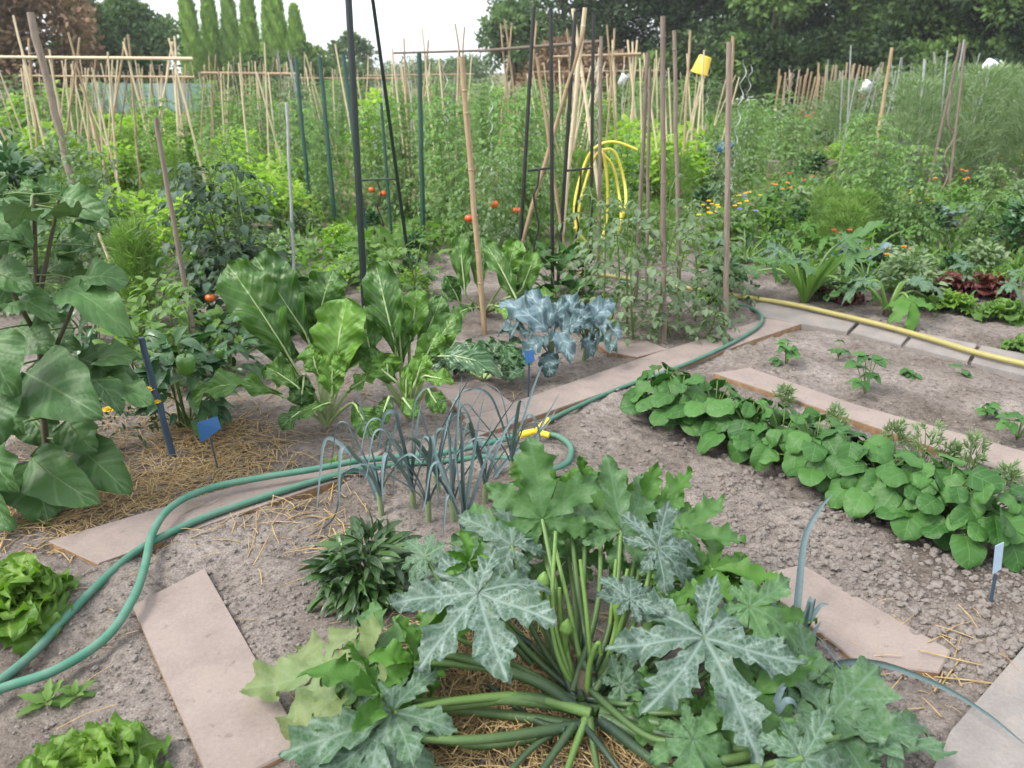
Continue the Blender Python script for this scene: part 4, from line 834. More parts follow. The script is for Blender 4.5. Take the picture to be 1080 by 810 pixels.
leek(512, 528, "leek with long leaves fanned across the board behind the squash", 6, .40, 7, .1, [([(525, 500, 2.62), (515, 478, 2.66), (498, 458, 2.72), (486, 448, 2.74)], .018), ([(520, 505, 2.6), (540, 480, 2.66), (570, 455, 2.7), (588, 430, 2.76)], .016)])
leek(540, 505, "leek standing next to the yellow hose connector", 7, .36, 6, .0, [([(545, 500, 2.62), (560, 478, 2.66), (568, 455, 2.7), (590, 415, 2.8)], .018)])
leek(842, 700, "leek by the soil dusted board, one long leaf sweeping right", 8, .22, 4, .4, [([(838, 668, 1.74), (842, 622, 1.82), (848, 570, 1.90), (862, 540, 1.95), (878, 521, 1.98)], .024), ([(850, 720, 1.62), (885, 700, 1.60), (930, 700, 1.54), (990, 722, 1.46), (1040, 752, 1.38), (1085, 788, 1.30)], .021), ([(850, 700, 1.66), (862, 672, 1.70), (885, 700, 1.58), (922, 752, 1.46)], .018), ([(845, 715, 1.62), (850, 690, 1.66), (856, 672, 1.7), (866, 655, 1.74)], .022)])
leek(800, 800, "leek under the big silver squash leaves, a blue leaf bent to the soil", 9, .2, 4, .2, [([(800, 790, 1.36), (775, 765, 1.40), (740, 780, 1.34), (705, 812, 1.28)], .024), ([(860, 745, 1.48), (852, 715, 1.52), (858, 690, 1.56)], .02)])

# ================================================================== dark leafy herb, lettuces, small weeds
b = G(388, 628); z = thing("leafy_herb", "low dark green bush of narrow leaves growing between the leeks and the squash plant", "herb", b); rg = np.random.default_rng(3)
fo = MB(); P = leaves_dome(fo, rg, 420, .20, .115, .075, .02, 'lance', 6, 2, .9, .3, shell=.25, off=b, droop=(-.3, .7), tint=(.0, 1.0)); fo.build("foliage", [M['bushdark']], z)
mb = MB(); stems_to(mb, rg, P, 26, .003, b, tint=.4); mb.build("stem", [M['stem']], z)
def lettuce(px, py, r, label, seed, n=46, mat='lettuce', nm="lettuce", cat="lettuce", group="lettuces in the beds", h=1.0):
    b = G(px, py); z = thing(nm, label, cat, b, group); rg = np.random.default_rng(seed)
    mb = MB(); rosette(mb, rg, n, r * 1.05, r * .8, 'chard', (.12, 1.45 * h), .9, 22, 20, b + [0, 0, .01], .55, .012, (.15, .9), ripple=.10 * r, rfreq=4.6, crinkle=.012 * r, puck=.03 * r, fold=.2, lob=.05, lobn=8, rpow=3.5)
    mb.build("foliage", [M[mat]], z); mb = MB(); tube(mb, [b - [0, 0, .02], b + [0, 0, .04]], [.018, .014], 8, 0, .9); mb.build("stem", [M['stem']], z); return z
lettuce(10, 652, .18, "frilly bright green lettuce left of the two green hoses", 1, 58)
lettuce(92, 838, .145, "frilly pale green lettuce at the lower edge beside the pinkish board", 2, 46)
for (x, y, s, lab) in ((50, 745, .075, "tiny toothed seedling growing on bare soil above the lower lettuce"), (80, 738, .06, "smaller yellow green seedling right of the toothed one, below the hoses"), (36, 552, .06, "small green weed at the straw edge under the aubergine leaves"), (430, 408, .05, "tiny weed by the board behind the leeks"), (352, 492, .06, "pale round leaved weed beside the hoses")):
    b = G(x, y); z = thing("seedling", lab, "seedling", b, "small weeds on the soil"); rg = np.random.default_rng(int(x)); mb = MB()
    rosette(mb, rg, 8, s, s * .42, 'ovate', (.15, 1.0), .7, 8, 4, b, .6, .004, (.2, .9), lob=.25, lobn=3, fold=.2); mb.build("foliage", [M['mid']], z)

# ================================================================== the row of heart-leaved plants
rg = np.random.default_rng(8)
ROW = [(700, 436), (716, 446), (752, 456), (788, 472), (822, 486), (856, 500), (890, 514), (924, 530), (958, 546), (992, 558), (1026, 566)]
ROWL = ["first heart leaved plant at the broccoli end of the leafy row", "second plant of the heart leaved row, from the hose end", "third plant of the heart leaved row, from the hose end", "fourth plant of the heart leaved row, from the hose end", "fifth plant of the heart leaved row, from the hose end",
        "middle plant, sixth along the heart leaved row", "seventh plant of the heart leaved row, from the hose end", "eighth plant of the heart leaved row, from the hose end", "ninth plant of the heart leaved row, from the hose end", "heart leaved plant, last but one before the grey tag", "last heart leaved plant of the row, beside the grey tag"]
for k, (x, y) in enumerate(ROW):
    b = G(x, y); z = thing("heart_leaved_plant", ROWL[k], "leafy plant", b, "row of heart leaved plants"); N = 33
    st = MB()
    for j in range(N):
        f = j / N; a = j * 2.4 + rg.uniform(-.3, .3); rad = (.04 + .115 * (1 - f) * rg.uniform(.7, 1.15)); hh = .05 + .18 * f * rg.uniform(.75, 1.1) + (.02 if f < .4 else 0); s = rg.uniform(.062, .135) * (1 - .15 * f)
        c = b + np.array([math.cos(a) * rad, math.sin(a) * rad, hh]); d = np.array([math.cos(a), math.sin(a), rg.uniform(-.75, .15)]); up = np.array([.5 * math.cos(a), .5 * math.sin(a) - .25, 1]) + rg.normal(0, .34, 3)
        mb = MB(); put(mb, blade(s, s * rg.uniform(.72, .95), 'disc', 11, 10, bend=rg.uniform(.4, 1.1), fold=rg.uniform(.1, .4), ripple=.005, rfreq=1.3, wav=.02, crinkle=.0015, rng=rg, curl=.22), c, d, up, rg.uniform(.1, .95)); mb.build("leaf", [M['rowleaf']], z)
        C = spline([b + [0, 0, -.01], (b + c) / 2 + [0, 0, .03], c + nrm(d) * .008], 4); tube(st, C, .0028, 5, 0, .7, False)
    st.build("stem", [M['stem']], z)

# small ferny seedlings behind the row, young beans, on their own
for i, (x, y, h, r) in enumerate([(880, 455, .10, .05), (826, 428, .08, .04), (942, 470, .10, .05), (972, 488, .17, .07), (1022, 500, .15, .045), (1000, 492, .09, .04), (1060, 512, .08, .05)]):
    b = G(x, y); z = thing("ferny_seedling", "feathery little seedling between the heart leaved row and the long narrow board", "seedling", b, "feathery seedlings behind the leafy row"); rg2 = np.random.default_rng(40 + i)
    mb = MB(); P = feather_mesh(mb, rg2, 36, h, r, .035, .0035, 7); mb.V = [v + b for v in mb.V]; mb.build("foliage", [M['grey_green']], z); st = MB(); stems_to(st, rg2, P + b, 8, .002, b, spread=.006); st.build("stem", [M['stem']], z)
def bean(b, z, rg2, n, s, h):
    mb = MB(); st = MB()
    for j in range(n):
        a = rg2.uniform(0, 6.28); c = b + np.array([math.cos(a) * h * .5 * rg2.random(), math.sin(a) * h * .5 * rg2.random(), h * rg2.uniform(.3, 1)])
        tube(st, spline([b, (b + c) / 2 + [0, 0, .01], c], 4), .0022, 4, 0, .6, False)
        for q in (-1.2, 0, 1.2):
            put(mb, blade(s, s * .75, 'heart', 6, 4, bend=.6, fold=.2, rng=rg2), c, (math.cos(a + q), math.sin(a + q), rg2.uniform(-.5, .2)), (0, -.2, 1), rg2.random())
    mb.build("foliage", [M['rowleaf']], z); st.build("stem", [M['stem']], z)
for i, (x, y, n, s, h, lab) in enumerate([(828, 388, 6, .055, .14, "young bean plant nearest the bend of the green hose"), (912, 416, 8, .065, .18, "largest young bean plant, in the middle of the bare bed"), (884, 378, 4, .045, .10, "small bean seedling between the two bigger ones"), (962, 398, 3, .05, .06, "flat bean seedling right of the largest young bean plant"), (1072, 464, 7, .065, .15, "young bean plant at the end of the long narrow board"), (1040, 440, 4, .05, .06, "low bean seedling beside the long narrow board"), (1010, 400, 3, .045, .06, "tiny bean seedling near the yellow hose")]):
    b = G(x, y); z = thing("bean_plant", lab, "bean plant", b, "young bean plants"); bean(b, z, np.random.default_rng(60 + i), n, s, h)

# ================================================================== plant tags
def tagpost(label, foot, top, plate, mat, post, Y=None, group=None):
    b = G(*foot); Yb = b[1]; z = thing("plant_tag", label, "plant label", b, group)
    t = W(top[0], top[1], Yb); mb = MB(); C = np.array([b - [0, 0, .05], t]); tube(mb, C, .0045, 8, 0, .5, True, .5); mb.build("post", [M[post]], z)
    (x0, y0), (x1, y1), (x2, y2), (x3, y3) = plate
    Q = [W(x, y, Yb + (.005 if i < 2 else -.006)) for i, (x, y) in enumerate(plate)]; n = nrm(np.cross(Q[1] - Q[0], Q[3] - Q[0])); n = n if n[2] > 0 else -n
    mb = MB(); V = Q + [q - n * .003 for q in Q]; mb.add(V, [(0, 1, 2, 3), (7, 6, 5, 4), (0, 4, 5, 1), (1, 5, 6, 2), (2, 6, 7, 3), (3, 7, 4, 0)]); mb.build("plate", [M[mat]], z, smooth=False)
tagpost("bright blue plant tag on a thin post in the straw by the chard", (230, 492), (222, 462), [(208, 446), (229, 439), (233, 452), (212, 467)], 'blue', 'slate')
tagpost("small pale blue plant tag between the dark chard clump and the broccoli", (557, 420), (558, 382), [(553, 370), (563, 369), (564, 381), (554, 384)], 'blue', 'slate')
tagpost("grey plant tag on a dark post at the end of the leafy row", (1045, 641), (1050, 606), [(1050, 576), (1059, 572), (1056, 600), (1047, 606)], 'tagface', 'slate')

# ================================================================== aubergine on the left
b = G(52, 520); z = thing("aubergine_plant", "tall aubergine with very large drooping leaves at the left edge above the straw", "aubergine", b); rg = np.random.default_rng(21)
Y0 = b[1]
stem = [b - [0, 0, .03], W(46, 440, Y0 + .02), W(42, 360, Y0 + .05), W(38, 290, Y0 + .1), W(36, 205, Y0 + .12)]
mb = MB(); C = spline(stem, 8); tube(mb, C, np.linspace(.013, .006, len(C)), 9, 0, .6)
for P in ([W(44, 400, Y0 + .03), W(70, 340, Y0), W(90, 290, Y0 + .05)], [W(42, 360, Y0 + .05), W(10, 300, Y0 - .05), W(-10, 240, Y0)], [W(40, 320, Y0 + .08), W(52, 260, Y0 + .1), W(62, 210, Y0 + .1)], [W(46, 440, Y0), W(0, 400, Y0 - .1), W(-30, 330, Y0 - .1)]):
    C2 = spline(P, 6); tube(mb, C2, np.linspace(.009, .004, len(C2)), 7, 0, .5)
mb.build("stem", [M['stem_dark']], z)
EG = [((-8, 352, 2.35), (14, 418, 2.25), 62, (.1, -.9, .4), .45), ((28, 394, 2.42), (110, 441, 2.28), 76, (-.05, -.75, .65), .3), ((92, 384, 2.55), (150, 379, 2.5), 34, (0, -.3, .95), .5), ((102, 402, 2.5), (164, 432, 2.42), 36, (.1, -.6, .8), .6),
      ((34, 482, 2.40), (106, 532, 2.30), 54, (0, -.8, .6), .55), ((34, 486, 2.45), (52, 554, 2.30), 72, (-.1, -.9, .4), .35), ((82, 470, 2.48), (138, 522, 2.38), 50, (.2, -.8, .55), .5), ((10, 424, 2.4), (26, 458, 2.34), 46, (-.1, -.9, .4), .6), ((70, 444, 2.5), (104, 478, 2.44), 42, (.1, -.9, .4), .7),
      ((64, 303, 2.5), (140, 357, 2.42), 46, (.15, -.55, .85), 1.0), ((58, 222, 2.68), (122, 228, 2.62), 32, (0, -.4, .9), .8), ((-14, 230, 2.5), (34, 262, 2.45), 44, (0, -.6, .8), .7), ((-10, 288, 2.45), (36, 306, 2.4), 42, (0, -.6, .8), .5), ((14, 318, 2.5), (62, 336, 2.42), 38, (0, -.6, .8), .75),
      ((38, 300, 2.65), (86, 276, 2.7), 36, (0, -.5, .9), .3), ((36, 212, 2.7), (28, 186, 2.74), 26, (-.2, -.8, .5), .9), ((40, 208, 2.72), (66, 192, 2.78), 26, (.2, -.6, .7), .8), ((0, 205, 2.6), (-20, 190, 2.6), 40, (0, -.5, .9), .6), ((18, 345, 2.55), (62, 372, 2.48), 44, (0, -.7, .7), .5),
      ((-6, 460, 2.3), (22, 520, 2.2), 50, (0, -.9, .4), .4), ((0, 500, 2.35), (10, 560, 2.2), 44, (0, -.9, .4), .4), ((80, 300, 2.8), (118, 322, 2.78), 34, (.1, -.7, .7), .2), ((84, 345, 2.7), (126, 330, 2.7), 32, (0, -.5, .9), .4), ((60, 250, 2.8), (98, 258, 2.8), 30, (0, -.6, .8), .35),
      ((-10, 400, 2.3), (0, 470, 2.2), 54, (.2, -.9, .3), .3), ((30, 440, 2.6), (60, 470, 2.55), 40, (0, -.9, .4), .1), ((50, 340, 2.8), (84, 370, 2.75), 38, (0, -.8, .5), .2), ((20, 250, 2.7), (-4, 232, 2.7), 36, (0, -.5, .9), .85), ((30, 262, 2.72), (60, 238, 2.75), 30, (0, -.5, .9), .55)]
for i, (A, T, w, N, t) in enumerate(EG):
    N = np.array(N) + rg.normal(0, .28, 3); a = W(*A); nb = C[np.argmin(np.linalg.norm(C - a, axis=1))]
    stuff_leaf(z, a, W(*T), w * mpp(*A) * 1.05, N, nb, 'stem', 'eggleaf', .0045, t, kind='broad', n=18, m=12, bulge=.14, ripple=.016, rfreq=1.7, crinkle=.004, lob=.035, lobn=3.2, fold=.2, wav=.03, rng=np.random.default_rng(i))

rg = np.random.default_rng(22)
for i in range(30):
    px, py, Y = rg.uniform(-30, 118), rg.uniform(195, 500), Y0 + rg.uniform(-.12, .38); a = W(px, py, Y); L = rg.uniform(.13, .20); th = rg.uniform(0, 6.28)
    if py > 400 and px > 90: continue
    t = a + L * np.array([math.cos(th), math.sin(th) * .6 - .25, rg.uniform(-.7, .1)]); nb = C[np.argmin(np.linalg.norm(C - a, axis=1))]
    stuff_leaf(z, a, t, L * .8, (rg.normal(0, .55), -.5 + rg.normal(0, .4), .7), nb, 'stem', 'eggleaf', .0035, rg.random(), kind='broad', n=12, m=8, bulge=.13, ripple=.012, rfreq=1.7, crinkle=.003, lob=.035, lobn=3.2, fold=.2, wav=.03, rng=rg)

# ================================================================== pepper, marigold, feathery herb, tomatoes by the path
b = G(200, 448); z = thing("pepper_plant", "green pepper plant with glossy leaves beside the blue slate stake", "pepper plant", b); rg = np.random.default_rng(31)
fo = MB(); P = leaves_dome(fo, rg, 120, .40, .17, .095, .045, 'ovate', 7, 4, .7, .25, off=b, base=.2, droop=(-.7, .3)); fo.build("foliage", [M['pepper']], z); st = MB(); stems_to(st, rg, P, 12, .005, b); st.build("stem", [M['stem']], z)
for (x, y, r) in ((196, 384, .036), (232, 372, .018)):
    mb = MB(); o = W(x, y, 2.92 if r > .025 else 3.1); lathe(mb, [(.002, -r * 1.25), (r * .55, -r * 1.2), (r * .85, -r * .8), (r, 0), (r * 1.02, r * .55), (r * .8, r * .95), (r * .3, r * .85), (.002, r * .8)], o, (.05, 0, 1), 18); pf = mb.build("pepper", [M['greenfruit']], z)
    mb = MB(); tube(mb, [o + [0, 0, r * .8], o + [.01, 0, r * 1.6]], r * .12, 6, 0, .3); mb.build("calyx", [M['stem']], pf)
b = G(128, 462); z = thing("marigold_plant", "low dark marigold with yellow flowers under the aubergine leaves", "marigold", b); rg = np.random.default_rng(32)
fo = MB(); P = leaves_dome(fo, rg, 260, .20, .16, .04, .011, 'lance', 4, 2, .5, .2, off=b, tint=(0, .6)); fo.build("foliage", [M['bushdark']], z)
for (x, y) in ((115, 432), (156, 411), (163, 424)):
    mb = MB(); flower(mb, rg, W(x, y, 2.78), .026, 10, .5, (0, -.5, .8), 3); mb.build("flower", [M['fl_yellow']], z)
b = G(155, 345); z = thing("feathery_herb", "light green feathery fennel like herb in front of the lime green bean bushes", "herb", b); rg = np.random.default_rng(33)
fo = MB(); P = feather_mesh(fo, rg, 300, .56, .16, .10, .0028, 9); fo.V = [v + b for v in fo.V]; fo.build("foliage", [M['feather']], z); st = MB(); stems_to(st, rg, P + b, 16, .004, b); st.build("stem", [M['stem']], z)
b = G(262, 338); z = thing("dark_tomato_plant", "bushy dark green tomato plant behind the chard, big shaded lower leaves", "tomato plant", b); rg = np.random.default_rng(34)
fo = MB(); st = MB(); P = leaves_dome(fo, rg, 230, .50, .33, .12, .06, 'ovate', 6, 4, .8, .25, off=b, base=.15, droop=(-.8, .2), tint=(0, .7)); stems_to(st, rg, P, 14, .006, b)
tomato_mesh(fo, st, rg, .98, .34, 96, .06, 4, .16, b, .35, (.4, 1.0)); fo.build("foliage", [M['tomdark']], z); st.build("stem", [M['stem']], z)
for (x, y, r, mt) in ((222, 314, .031, 'orange'), (212, 288, .02, 'greenfruit'), (204, 268, .02, 'greenfruit'), (298, 255, .022, 'greenfruit')): fruit(z, W(x, y, b[1] - .30), r, mt)
b = G(205, 395); z = thing("young_tomato_plant", "thin tomato plant tied to a cane, left of the chard", "tomato plant", b); rg = np.random.default_rng(35); fo = MB(); st = MB()
tomato_mesh(fo, st, rg, .55, .2, 16, .05, 1, .03, b, .1); fo.build("foliage", [M['tomleaf']], z); st.build("stem", [M['stem']], z)
for i, (x, y, h, r, n, lab) in enumerate([(152, 408, .34, .17, 110, "small pepper plant behind the blue slate stake"), (238, 398, .32, .17, 100, "low pepper plant between the thin tomato and the chard"), (178, 366, .42, .2, 130, "pepper plant in the gap under the leaning grey brown stake"), (100, 372, .4, .2, 120, "shaded pepper plant right behind the aubergine"), (245, 366, .22, .16, 80, "pepper plant in front of the dark tomato plant"), (292, 352, .3, .18, 90, "low pepper plant right behind the tall chard leaves")]):
    b = G(x, y); z = thing("pepper_plant", lab, "pepper plant", b, "pepper plants by the chard"); rg = np.random.default_rng(300 + i); fo = MB(); st = MB()
    P = leaves_dome(fo, rg, n, h, r, .085, .042, 'ovate', 6, 4, .7, .25, off=b, base=.15, droop=(-.7, .3)); fo.build("foliage", [M['pepper' if i % 2 else 'mid']], z); stems_to(st, rg, P, 12, .004, b); st.build("stem", [M['stem']], z)
for i, (x, y, h, lab) in enumerate([(300, 318, .5, "thin tomato plant beside the pale grey rod"), (405, 318, .35, "small tomato plant between the two chard groups"), (445, 318, .42, "young tomato plant at the foot of the slim dark post"), (370, 300, .3, "young tomato plant left of the thick dark post")]):
    b = G(x, y); z = thing("young_tomato_plant", lab, "tomato plant", b, "young tomato plants on the middle path"); rg = np.random.default_rng(320 + i); fo = MB(); st = MB()
    tomato_mesh(fo, st, rg, h, .24, 18, .055, 2, .05, b, .08); fo.build("foliage", [M['tomleaf']], z); st.build("stem", [M['stem']], z)
# greyish staked tomatoes in the middle
rg = np.random.default_rng(36)
for i, (x, y, h, lab) in enumerate([(642, 345, .85, "greyish tomato plant nearest the black trellis"), (668, 358, .9, "greyish tomato plant beside the broccoli's short board"), (698, 352, .95, "greyish tomato plant tied to the tallest grey brown stake"), (722, 336, .9, "greyish tomato plant on the thin stake behind the bare soil"), (760, 330, .5, "young tomato plant at the foot of the weathered grey stake"), (738, 358, .26, "very small tomato plant at the edge of the pale board"), (618, 322, .8, "tomato plant with broad leaves in front of the black trellis")]):
    b = G(x, y); z = thing("tomato_plant", lab, "tomato plant", b, "greyish staked tomato plants"); fo = MB(); st = MB()
    tomato_mesh(fo, st, rg, h * .9, .25 * min(1, h / .6), int(30 * min(1, h)) + 6, .05, 2 if h > .6 else 1, .07, b, .06); fo.build("foliage", [M['tompale']], z); st.build("stem", [M['stem']], z)
b = G(585, 318); z = thing("pea_plant", "low bush of dark rounded leaves under the black trellis", "bush plant", b); rg = np.random.default_rng(37); fo = MB(); st = MB()
P = leaves_dome(fo, rg, 130, .36, .32, .10, .075, 'heart', 6, 4, .6, .2, off=b, droop=(-.5, .4)); fo.build("foliage", [M['rowleaf']], z); stems_to(st, rg, P, 10, .004, b); st.build("stem", [M['stem']], z)
for (x, y, h, r, n, s, lab) in [(335, 275, .16, .35, 60, .10, "low spread of yellow green leaves behind the dark tomato plant"), (415, 270, .2, .4, 60, .12, "low squash like plant with yellowing leaves by the dark trellis"), (398, 300, .30, .18, 40, .11, "small leafy plant on the thick dark post"), (305, 305, .22, .3, 60, .09, "low green clump behind the tall chard leaves"), (455, 250, .14, .3, 40, .11, "low yellowish plant under the green tomato row")]:
    b = G(x, y); z = thing("leafy_plant", lab, "leafy plant", b, "low leafy plants on the middle path"); rg = np.random.default_rng(int(x)); fo = MB(); st = MB()
    P = leaves_dome(fo, rg, n, h, r, s, s * .7, 'heart', 6, 4, .6, .2, off=b, droop=(-.5, .4)); fo.build("foliage", [M['mid']], z); stems_to(st, rg, P, 10, .003, b); st.build("stem", [M['stem']], z)

# ================================================================== stakes, canes and trellises
def rod(mb, a, b, r, r2=None, knots=0, sides=8, seed=0, wob=.0):
    rg = np.random.default_rng(seed); n = 10; P = np.linspace(a, b, n + 1); P[1:-1] += rg.normal(0, wob, (n - 1, 3)) * [1, 1, 0]
    tube(mb, P, np.linspace(r, r2 or r * .85, n + 1), sides, 0, .5)
    for k in range(knots):
        t = (k + rg.uniform(.2, .8)) / knots; p = a + (b - a) * t; d = nrm(b - a); rr = r + ((r2 or r * .85) - r) * t
        tube(mb, [p - d * .006, p, p + d * .006], [rr * .9, rr * 1.22, rr * .9], sides, 0, .3, False)
def stake(name, label, top, foot, wpx, mat, cat="stake", group=None, dY=0.0, knots=0, wob=.002, taper=.85):
    """top: picture point of the tip, foot: picture point where it meets the soil"""
    b = G(*foot); t = W(top[0], top[1], b[1] + dY); r = wpx * .5 * mpp(foot[0], (top[1] + foot[1]) / 2, b[1])
    mb = MB(); rod(mb, b - [0, 0, .06], t, r, r * taper, knots, 9, int(abs(top[0] * 3 + foot[0])), wob)
    o = mb.build(name, [M[mat]], off=b); o.location = b; return tag(o, label, cat, group)
BG, GG = "canes and stakes around the tomatoes", "coated steel plant stakes"
stake("wooden_stake", "thick grey wooden stake leaning left above the aubergine", (32, 13), (92, 255), 8.5, 'wood_grey', group=BG, wob=.006)
stake("wooden_stake", "thin grey brown stake between the lime bushes and the feathery herb, leaning left", (164, 124), (208, 372), 5.5, 'wood_grey', group=BG)
stake("steel_rod", "thin pale grey rod standing in front of the dark tomato plant", (302, 108), (312, 345), 3.6, 'galv', "rod", group=GG)
stake("cane", "short pale cane leaning in the shade behind the aubergine", (104, 246), (140, 335), 3.0, 'bamboo_pale', "cane", BG)
stake("wooden_stake", "broad slate blue stake leaning between aubergine and pepper plant", (149, 356), (183, 482), 7.5, 'slate', group=BG)
stake("steel_stake", "dark green stake, first left of the thick dark pair, with cypresses behind", (312, 60), (328, 235), 4.5, 'steel_green', group=GG)
stake("steel_stake", "green steel stake midway between the pale grey rod and the thick dark pair", (337, 60), (354, 238), 5, 'steel_green', group=GG)
stake("steel_stake", "green steel stake just behind the thicker dark stake of the pair", (362, 57), (388, 262), 5, 'steel_green', group=GG)
z = thing("steel_trellis", "pair of thick dark steel stakes joined by a crossbar, rising past the picture top", "trellis", G(386, 345), "dark steel trellises")
b0 = G(386, 345); b1 = G(436, 305); Ya = b0[1]
for nm, A, B, w in (("post", b0, W(366, -30, Ya), 7), ("post", b1, W(389, -30, b1[1] - .55), 4.2)):
    mb = MB(); rod(mb, A - [0, 0, .06], B, w * .5 * .0058, None, 0, 10); mb.build(nm, [M['steel_dark']], z)
mb = MB(); rod(mb, W(377, 190, Ya), W(417, 189, b1[1] - .25), .006); mb.build("crossbar", [M['steel_dark']], z)
z = thing("steel_trellis", "slim dark green stake with a bar and hanging wire beside the thick dark pair", "trellis", G(414, 262), "dark steel trellises")
mb = MB(); b = G(414, 262); rod(mb, b, W(402, 108, b[1]), .014); mb.build("post", [M['steel_green']], z)
mb = MB(); pts = [W(398, 190, b[1]), W(402, 205, b[1]), W(398, 218, b[1]), W(404, 235, b[1]), W(406, 258, b[1])]; tube(mb, spline(pts, 5), .006, 6); mb.build("wire", [M['black']], z)
stake("steel_stake", "dark green stake standing alone left of the leaning brown cane", (442, 55), (446, 262), 5.5, 'steel_green', group=GG)
stake("cane", "long brown cane leaning over the tall chard, right of the lone green stake", (487, 60), (512, 352), 6.5, 'bamboo', "cane", BG, knots=7)
z = thing("steel_trellis", "black steel trellis of four posts and two crossbars", "trellis", G(583, 305), "dark steel trellises")
for (t, f, dy) in (((563, 8), (546, 300), 0), ((581, 9), (583, 305), .0), ((607, 12), (588, 300), .0), ((626, 14), (623, 275), .0)):
    A = G(*f); mb = MB(); rod(mb, A - [0, 0, .05], W(t[0], t[1], A[1] + dy), .0135, .0125, 0, 10); mb.build("post", [M['black']], z)
Yb = G(583, 305)[1]
for a, c in (((557, 180), (583, 177)), ((598, 180), (625, 177))):
    mb = MB(); rod(mb, W(*a, Yb), W(*c, Yb + .1), .008); mb.build("crossbar", [M['black']], z)
for pts in ([(569, 179), (567, 195), (563, 207), (566, 225), (568, 240), (563, 262), (566, 285)], [(613, 178), (611, 200), (607, 222), (610, 240), (604, 262)]):
    mb = MB(); tube(mb, spline([W(x, y, Yb) for x, y in pts], 5), .007, 6); mb.build("wire", [M['black']], z)
for lab, t, f, w, mt, k in [
 ("grey cane behind the right post of the black trellis", (634, 38), (631, 300), 5.5, 'wood_grey', 4), ("short brown stake leaning on its twin, right of the yellow hose coil", (683, 55), (670, 318), 6, 'wood_brown', 3), ("short brown stake standing upright against its leaning twin", (685, 72), (682, 322), 5, 'wood_brown', 3),
 ("tallest grey brown stake with knots, holding the greyish tomatoes", (699, 17), (701, 362), 7.5, 'wood_brown', 8), ("knotty brown cane just right of the tallest grey brown stake", (711, 32), (718, 330), 6, 'wood_brown', 6), ("weathered grey stake standing apart, below the right of the yellow bucket", (769, 44), (766, 342), 8, 'wood_grey', 0),
 ("light bamboo cane peeping out behind the weathered grey stake", (773, 38), (766, 200), 5, 'bamboo', 4), ("slim bamboo cane left of the yellow bucket", (728, 32), (718, 215), 3.5, 'bamboo', 4), ("long leaning bamboo cane in the green beds right of the bucket", (941, 50), (912, 225), 5, 'bamboo', 6),
 ("bright bamboo cane behind the second black post", (617, 8), (588, 285), 6.5, 'bamboo_pale', 6), ("pale bamboo cane leaning right between the black posts", (604, 9), (640, 255), 5, 'bamboo_pale', 6), ("pale bamboo cane leaning left behind the first black post", (616, 30), (535, 300), 6, 'bamboo', 6), ("tan bamboo cane crossing low behind the black trellis", (566, 60), (602, 300), 5, 'bamboo', 5),
 ("thin grey rod in the green beds at the far right", (975, 62), (966, 200), 3.5, 'galv', 0), ("forked grey branch stake below the white canister", (1018, 45), (1000, 215), 3.5, 'wood_grey', 0), ("leaning grey stick close to the white canister", (1013, 45), (975, 215), 4, 'wood_brown', 0), ("tall twiggy rod among the far tomatoes at the right edge", (985, 55), (993, 180), 3, 'galv', 0)]:
    w *= .8; stake("cane" if 'bamboo' in mt else "wooden_stake", lab, t, f, w, mt, "cane" if 'bamboo' in mt else "stake", BG, knots=k)
# rusty wavy support
o = None
Yr = G(990, 222)[1]; mb = MB(); tube(mb, spline([W(x, y, Yr) for x, y in ((1003, 95), (1000, 130), (1006, 145), (996, 165), (1000, 185), (985, 215), (982, 224))], 6), .009, 7)
o = mb.build("spiral_stake", [M['wood_brown']], off=G(982, 226)); o.location = G(982, 226); tag(o, "rusty bent plant support curling over the right hand beds", "plant support")
# yellow looped hose hung on a stake
z = thing("hose_coil", "bright yellow hose hanging in loops on a stake behind the black trellis", "hose", G(640, 262)); Yh = G(640, 262)[1]
for pts in ([(610, 255), (606, 215), (618, 170), (632, 153), (650, 150), (672, 158)], [(634, 160), (646, 175), (652, 200), (655, 230), (648, 258)], [(632, 158), (648, 160), (658, 190), (660, 215), (655, 235)], [(612, 265), (610, 225), (622, 178), (634, 160), (640, 185), (640, 230), (632, 262)], [(606, 240), (622, 258), (646, 262), (655, 238)]):
    mb = MB(); tube(mb, spline([W(x, y, Yh + .05 * (i % 3)) for i, (x, y) in enumerate(pts)], 8), .0115, 10); mb.build("loop", [M['hose_bright']], z)

# bamboo frames: crossbar with pairs of canes
def cane(t, f, Y, r, mat='bamboo', par=None, name="cane", knots=3):
    a, b = W(f[0], f[1], Y), W(t[0], t[1], Y); mb = MB(); rod(mb, a, b, r, r * .8, knots, 7, int(abs(t[0]) + 5), .004); return mb.build(name, [M[mat]], par)
Yf = 9.5
z = thing("bean_trellis", "long bamboo bean frame with a level crossbar at the upper left", "bean frame", (W(100, 60, Yf)[0], Yf, 0), "bamboo bean frames"); gy = 216
cane((-20, 60), (203, 62), Yf - .03, .019, 'bamboo_pale', z, "crossbar", 6)
for (x0, y0, x1, y1) in ((14, 16, 62, gy), (30, 40, 44, gy), (72, 34, 122, gy), (84, 40, 60, gy), (130, 44, 176, gy), (135, 36, 150, gy), (132, 40, 108, gy), (178, 40, 222, gy), (184, 38, 190, gy), (182, 44, 152, gy), (52, 52, 78, gy)):
    cane((x0, y0), (x1, y1), Yf + (.25 if x1 < x0 else 0), .0145, 'bamboo_pale' if x0 % 3 else 'bamboo', z, "cane")
Yf = 10.5; gy = 203
z = thing("bean_trellis", "bamboo bean frame with a dark level bar across the bright sky gap", "bean frame", (W(500, 60, Yf)[0], Yf, 0), "bamboo bean frames")
cane((415, 56), (520, 53), Yf - .03, .016, 'wood_brown', z, "crossbar"); cane((505, 54), (632, 44), Yf - .05, .022, 'wood_brown', z, "crossbar", 5)
